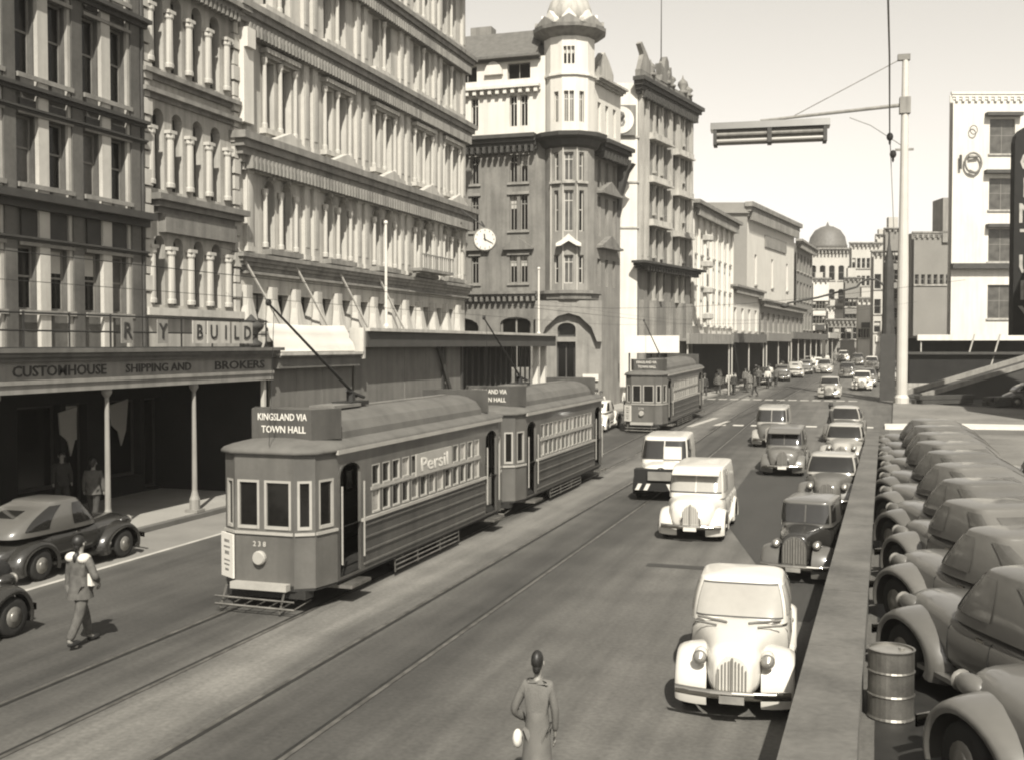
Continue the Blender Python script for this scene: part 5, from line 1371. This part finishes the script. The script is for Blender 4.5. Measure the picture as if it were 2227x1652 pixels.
# distant traffic
far = [(-2.85, 86.6, 0, 'sedan', M_CLIGHT, 'pale-bumpered car just beyond the far crossing line'),
       (-.6, 97.5, 0, 'sedan', M_CWHITE, 'white car parked left of the dark pillar'),
       (-.2, 103.0, 0, 'sedan', M_CMID2, 'grey car behind the white one near the dark pillar'),
       (-6.9, 138, 0, 'sedan', M_CLIGHT, 'lone pale car far up the middle of the street'),
       (-13.2, 98.6, 180, 'sedan', M_CWHITE, 'white car by the far left kerb under the arcaded building verandah'),
       (-9.4, 103.5, 184, 'fastback', M_CDARK, 'dark car with chrome parked at the far left kerb'),
       (-8.2, 111, 184, 'sedan', M_CMID, 'grey car next along the far left kerb'),
       (-7.4, 118, 184, 'fastback', M_CLIGHT, 'pale car third along the far left kerb'),
       (-6.8, 126, 184, 'sedan', M_CMID2, 'grey car fourth along the far left kerb'),
       (-6.0, 134, 184, 'sedan', M_CWHITE, 'white car fifth along the far left kerb'),
       (1.6, 112, 0, 'sedan', M_CLIGHT, 'pale car on the far right side of the street'),
       (3.0, 121, 0, 'fastback', M_CMID, 'grey car farther up the far right side'),
       (4.4, 131, 0, 'sedan', M_CWHITE, 'white car far up the right side'),
       (-1.5, 152, 0, 'sedan', M_CMID2, 'tiny grey car near the end of the street, right of centre'),
       (-3.6, 166, 0, 'sedan', M_CWHITE, 'tiny white car near the end of the street, left of centre'),
       (2.4, 158, 0, 'sedan', M_CLIGHT, 'tiny pale car near the end of the street at its right kerb'),
       (10.5, 80.5, 100, 'sedan', M_CMID, 'grey car standing in front of the sloping ramp'),
       (-2.2, 118, 0, 'sedan', M_CMID, 'grey car far up the street right of centre'), (-4.8, 128, 0, 'fastback', M_CLIGHT, 'pale fastback far up the street among moving traffic'), (0.2, 138, 0, 'sedan', M_CWHITE, 'white car behind others near the right kerb far away')]
for x, y, a, stl, m, lb in far: car('distant_car', lb, x, y, R(a), stl, m, m, m, M_CGLASS, 'cars far up the street')
car('white_car_between_trams', 'pale car half hidden between the second and third trams', -13.9, 58.0, R(180), 'sedan', M_CWHITE, M_CWHITE, M_CWHITE, M_CGLASS)

# oil drum behind the parapet
od = thing('steel_drum', 'shiny steel drum standing behind the parapet between parked cars', 'drum', (.30, 14.9, 0))
b = MB(); b.sm = False; b.lathe([(.28, 0), (.30, .02), (.285, .05), (.285, .30), (.30, .32), (.285, .34), (.285, .6), (.30, .62), (.285, .64), (.285, .87), (.3, .9), (.27, .9), (.27, .87)], n=28); b.build('shell', M_STEEL, od)
b = MB(); b.lathe([(.265, .865), (.265, .875)], n=28); b.lathe([(.04, .875), (.04, .9)], .13, .05, 10); b.build('lid', M_GRILLE, od)

# ================================================================== PEOPLE
def skin_mesh(name, joints, edges, m, sub=1):
    me = bpy.data.meshes.new(name)
    keys = list(joints)
    me.from_pydata([joints[k][:3] for k in keys], [(keys.index(a), keys.index(c)) for a, c in edges], [])
    o = bpy.data.objects.new('tmp', me); COL.objects.link(o)
    sk = o.modifiers.new('s', 'SKIN'); sk.use_smooth_shade = True
    for i, k in enumerate(keys):
        r = joints[k][3:]
        me.skin_vertices[0].data[i].radius = (r[0], r[-1])
        me.skin_vertices[0].data[i].use_root = (i == 0)
    if sub: ss = o.modifiers.new('u', 'SUBSURF'); ss.levels = sub; ss.render_levels = sub
    dg = bpy.context.evaluated_depsgraph_get()
    out = bpy.data.meshes.new_from_object(o.evaluated_get(dg)); out.name = name
    bpy.data.objects.remove(o)
    out.materials.clear(); out.materials.append(m)
    return out
def person(label, x, y, rz, top=None, legs=None, stride=.2, arms=(0.05, .05), coat=0, skirt=False, hat=None, h=1.0, group=None, elbow=(0, 0), z=None, shirt=None, bare=False, gap=.09, fingers=False, hair=None):
    """facing local -y; arms = forward swing of each wrist, elbow = extra bend"""
    top = top or M_SUITD; legs = legs or M_SUITD
    t = thing('person', label, 'person', (x, y, (gz(y) if z is None else z)), rz, group)
    t.scale = (h,) * 3
    key = ('p', stride, arms, elbow, gap)
    J = {'pel': (0, 0, .95, .13, .10), 'waist': (0, 0, 1.12, .125, .09), 'chest': (0, 0, 1.32, .15, .10), 'neck': (0, -.005, 1.49, .05), 'headb': (0, -.02, 1.57, .06), 'head': (0, -.02, 1.66, .078, .09), 'crown': (0, -.01, 1.73, .05)}
    E = [('pel', 'waist'), ('waist', 'chest'), ('chest', 'neck'), ('neck', 'headb'), ('headb', 'head'), ('head', 'crown')]
    for s, n in ((-1, 'l'), (1, 'r')):
        sw = stride * s
        J['hip' + n] = (s * gap, 0, .90, .088); J['knee' + n] = (s * gap, -sw * .55 - .03, .50, .058); J['ank' + n] = (s * gap, -sw + (.06 if sw < 0 else 0), .10 + (.05 if sw < -.15 else 0), .04); J['toe' + n] = (s * (gap + .02), -sw - .16 + (.06 if sw < 0 else 0), .035, .034)
        E += [('pel', 'hip' + n), ('hip' + n, 'knee' + n), ('knee' + n, 'ank' + n), ('ank' + n, 'toe' + n)]
        a = arms[0 if s < 0 else 1]; eb = elbow[0 if s < 0 else 1]
        J['sho' + n] = (s * .185, 0, 1.41, .058); J['elb' + n] = (s * (.235 + eb * .22), -a * .4 + eb * .12, 1.14, .044); J['wri' + n] = (s * (.245 - eb * .02), -a - eb * .1, .90 + eb * .20, .03); J['han' + n] = (s * (.245 - eb * .08), -a * 1.1 - .02 - eb * .14, .82 + eb * .22, .036, .022)
        E += [('chest', 'sho' + n), ('sho' + n, 'elb' + n), ('elb' + n, 'wri' + n), ('wri' + n, 'han' + n)]
    body = put('body', cached(key, lambda: skin_mesh('body', J, E, M_SKIN)), t)
    def grow(names, edges, g, extra=None):
        q = {k: J[k][:3] + tuple(r + g for r in J[k][3:]) for k in names}
        if extra: q.update(extra)
        return q, edges
    def mk_top():
        q, e = grow(['waist', 'chest', 'shol', 'shor', 'elbl', 'elbr', 'wril', 'wrir', 'pel'], [('pel', 'waist'), ('waist', 'chest'), ('chest', 'shol'), ('chest', 'shor'), ('shol', 'elbl'), ('shor', 'elbr'), ('elbl', 'wril'), ('elbr', 'wrir')], .018)
        q['nk'] = (0, 0.005, 1.49, .07); q['nm'] = (0, 0.005, 1.42, .15, .10); e = e + [('chest', 'nm'), ('nm', 'nk')]; q['waist'] = J['waist'][:3] + (.158, .12); q['chest'] = J['chest'][:3] + (.18, .13); q['pel'] = J['pel'][:3] + (.16, .125)
        return skin_mesh('jacket', q, e, top)
    put('jacket' if coat else 'shirt', cached(key + ('t', top.name, coat), mk_top), t)
    if coat:
        def mk_sk():
            b = MB(); b.sm = True
            def fn(u, v):
                a = 2 * PI * u; w = 1 + .05 * math.sin(5 * a) * v; zz = 1.16 - v * (.12 + .62 * coat)
                return ((.158 + .05 * v + .03 * coat * v) * math.cos(a) * w, .005 + (.125 + .05 * v + .05 * coat * v) * math.sin(a) * w, zz)
            b.grid(fn, 24, 8, True); return b.mesh('coat_skirt', top)
        put('coat_skirt', cached(('sk', coat, top.name), mk_sk), t)
    if not bare:
        def mk_leg():
            q, e = grow(['pel', 'hipl', 'hipr', 'kneel', 'kneer', 'ankl', 'ankr'], [('pel', 'hipl'), ('pel', 'hipr'), ('hipl', 'kneel'), ('hipr', 'kneer'), ('kneel', 'ankl'), ('kneer', 'ankr')], .02)
            for k in ('kneel', 'kneer', 'ankl', 'ankr'): q[k] = q[k][:3] + (q[k][3] + .008,)
            return skin_mesh('trousers', q, e, legs)
        put('trousers', cached(key + ('l', legs.name), mk_leg), t)
    if skirt:
        b = MB(); b.sm = True; b.lathe([(.15, 1.06), (.19, .92), (.24, .65), (.27, .42), (.25, .42)], n=16); b.build('skirt', legs, t)
    for s, n in ((-1, 'l'), (1, 'r')):
        b = MB(); b.sm = True; ax, ay, az = J['ank' + n][:3]; tx, ty, tz = J['toe' + n][:3]
        b.ball(((ax + tx) / 2, (ay + ty) / 2 - .02, .05 + max(0, az - .1)), .048, .135, .05, 10, 6); b.build('shoe', M_DARK, t)
        if fingers:
            b = MB(); b.sm = True; hx, hy, hz = J['han' + n][:3]
            for k in range(4):
                fx = hy + .03 - k * .02; ln = (.055, .068, .07, .055)[k]
                b.path([(hx, fx, hz - .03), (hx - s * .008, fx - .002, hz - .03 - ln * .6), (hx - s * .028, fx - .004, hz - .03 - ln)], .0085, 6)
            b.path([(hx - s * .01, hy - .03, hz + .01), (hx - s * .03, hy - .055, hz - .03), (hx - s * .032, hy - .06, hz - .055)], .0095, 6)
            b.build('fingers', M_SKIN, t)
    b = MB(); b.sm = True
    b.ball((0, .012, 1.675), .090, .105, .105, 14, 8); b.ball((0, .05, 1.60), .062, .05, .07, 10, 6); b.build('hair', hair or M_HAIR, t, (0, .012, .008))
    b = MB(); b.sm = True
    b.ball((0, -.118, 1.645), .014, .022, .02, 6, 4); b.ball((-.088, -.01, 1.64), .012, .022, .03, 6, 4); b.ball((.088, -.01, 1.64), .012, .022, .03, 6, 4); b.build('face_features', M_SKIN, t)
    b = MB(); b.sm = True
    for s in (-1, 1): b.ball((s * .032, -.106, 1.668), .012, .008, .007, 6, 4)
    b.ball((0, -.108, 1.607), .025, .008, .006, 6, 4); b.build('eyes_and_mouth', M_HAIR, t)
    if hat:
        b = MB(); b.sm = True; b.lathe([(.15, 1.715), (.165, 1.72), (.10, 1.735), (.098, 1.80), (.08, 1.835), (0, 1.83)], n=16); b.build('hat', hat, t)
    return t
man = person('man in tweed with white shoulders walking up the road beside the dark fastback', -11.95, 14.45, R(172), M_SUITM, M_SUITM, stride=.26, arms=(.08, -.02), coat=.42, elbow=(0.75, 0.0), fingers=True)
b = MB(); b.sm = True
for s in (-1, 1): b.ball((s * .135, .03, 1.42), .095, .115, .085, 14, 8)
b.build('shirt_shoulders', M_SHIRT, man)
b = MB(); b.box(-.31, -.22, -.02, .05, 1.0, 1.19); b.M = None; o = b.build('folded_paper', M_PAPER, man); 
b = MB(); b.sm = True; b.ball((0, .03, 1.42), .05, .1, .11, 10, 6); b.build('collar', M_HAIR, man)
wm_ = person('person in long grey coat with small white bag at the bottom edge', -3.16, 10.55, R(186), M_COATG, M_COATG, stride=.12, arms=(.06, .10), coat=.95, elbow=(.1, .55), fingers=True, h=.97)
b = MB(); b.sm = True; b.ball((.30, -.02, .83), .075, .085, .10, 12, 8); b.build('white_bag', M_PAPER, wm_)
wm_.scale = (.70, .90, .97)
b = MB(); b.sm = True; b.ball((.32, -.10, 1.08), .035, .05, .045, 8, 6); b.build('glove', M_DARK, wm_)
ppl = [(-20.9, 24.6, 60, M_SUITD, M_SUITD, None, 'dim figure in grey standing in the shade of the verandah left of the iron post'),
       (-18.9, 23.4, 200, M_SUITM, M_SUITD, None, 'figure leaning beside the nearer visible verandah post'),
       (-14.9, 62.6, 10, M_SHIRT, M_SUITM, None, 'pedestrian in a white shirt at the turreted corner'),
       (-15.6, 64.4, 350, M_COATG, M_SUITD, M_SUITM, 'hatted pedestrian in grey behind the white-shirted one at the turreted corner'),
       (-14.2, 66.4, 20, M_SHIRT, M_SUITD, None, 'white-shirted pedestrian farthest back at the turreted corner'),
       (-11.3, 87.2, 200, M_SUITM, M_SUITD, M_SUITD, 'hatted pedestrian crossing left of the far traffic'),
       (-10.2, 88.0, 180, M_SUITD, M_SUITD, None, 'dark-suited pedestrian crossing beside the hatted one'),
       (-10.8, 90.0, 0, M_SHIRT, M_COATG, None, 'pale-shirted pedestrian crossing towards the camera'),
       (-9.3, 91.0, 40, M_COATG, M_COATG, None, 'grey-coated pedestrian at the right of the crossing group'),
       (-1.75, 55.0, 90, M_SUITD, M_SUITD, M_SUITD, 'dark figure standing beside the last cars at the far end of the parapet'),
       (-12.6, 86.0, 90, M_SHIRT, M_SUITD, None, 'white-shirted pedestrian stepping off the left kerb at the far crossing line'),
       (-8.4, 86.2, 270, M_SUITM, M_SUITD, M_SUITD, 'hatted pedestrian in tweed alone near the middle of the far crossing'),
       (-13.4, 83.6, 60, M_COATG, M_COATG, None, 'grey-coated pedestrian waiting at the left kerb before the far crossing'),
       (-13.9, 69.0, 15, M_SUITD, M_SUITD, M_SUITD, 'dark-suited hatted pedestrian beside the farthest tram'),
       (-16.2, 66.2, 0, M_SHIRT, M_SUITM, None, 'white-shirted pedestrian close to the arched portal of the turreted building'),
       (-8.4, 97.5, 0, M_SHIRT, M_SUITD, None, 'white-shirted pedestrian by the far left kerb cars'),
       (-7.9, 100, 180, M_SUITM, M_SUITD, None, 'tweedy pedestrian by the far left kerb cars')]
for x, y, a, tm, lm, ht, lb in ppl: person(lb, x, y, R(a), tm, lm, hat=ht, stride=.2, coat=.3 if tm is not M_SHIRT else 0, group='pedestrians in the distance' if y > 50 else None, z=(.14 if x < -18 else None), arms=(.05, .05))

crowd_src = []
for i, (tm, lm, ht) in enumerate(((M_SHIRT, M_SUITD, None), (M_SUITM, M_SUITD, M_SUITD), (M_COATG, M_COATG, None), (M_SUITD, M_SUITD, M_SUITM))):
    crowd_src.append((tm, lm, ht))
kinds = ('white-shirted walker', 'hatted walker in tweed', 'grey-coated walker', 'dark-suited walker')
spots = [(-10.9, 93.5, 0), (-10.2, 96.5, 2), (-9.4, 99.8, 1), (-9.9, 102.6, 3), (-8.9, 106, 0), (-9.3, 109, 2), (-8.2, 112.4, 3), (-8.6, 115.5, 0), (-7.6, 118.6, 1), (-7.2, 123, 0), (-6.8, 127.5, 2), (-6.2, 132, 0), (-5.6, 138, 3), (-5.1, 144, 0), (-4.4, 151, 2), (-12.0, 84.5, 3), (-12.5, 80.2, 0), (-15.2, 60.2, 2)]
seen_ = {}
for k, (x, y, i) in enumerate(spots):
    tm, lm, ht = crowd_src[i]
    place = 'at the turreted corner kerb' if y < 62 else 'under the verandah nearest the ornate tower block' if y < 88 else 'by the arcaded building verandah' if y < 105 else 'by the low white shops' if y < 120 else 'by the far grey shop row'
    seen_[(i, place)] = seen_.get((i, place), 0) + 1
    person('%sdistant %s %s' % (('', 'second ', 'third ')[seen_[(i, place)] - 1], kinds[i], place), x, y, R(random.choice((0, 180, 20, 200))), tm, lm, hat=ht, stride=.2, coat=.3 if tm is not M_SHIRT else 0, group='distant %ss %s' % (kinds[i], place), z=gz(y) + (.14 if x > -12 and y > 90 and False else 0), arms=(.05, .05))
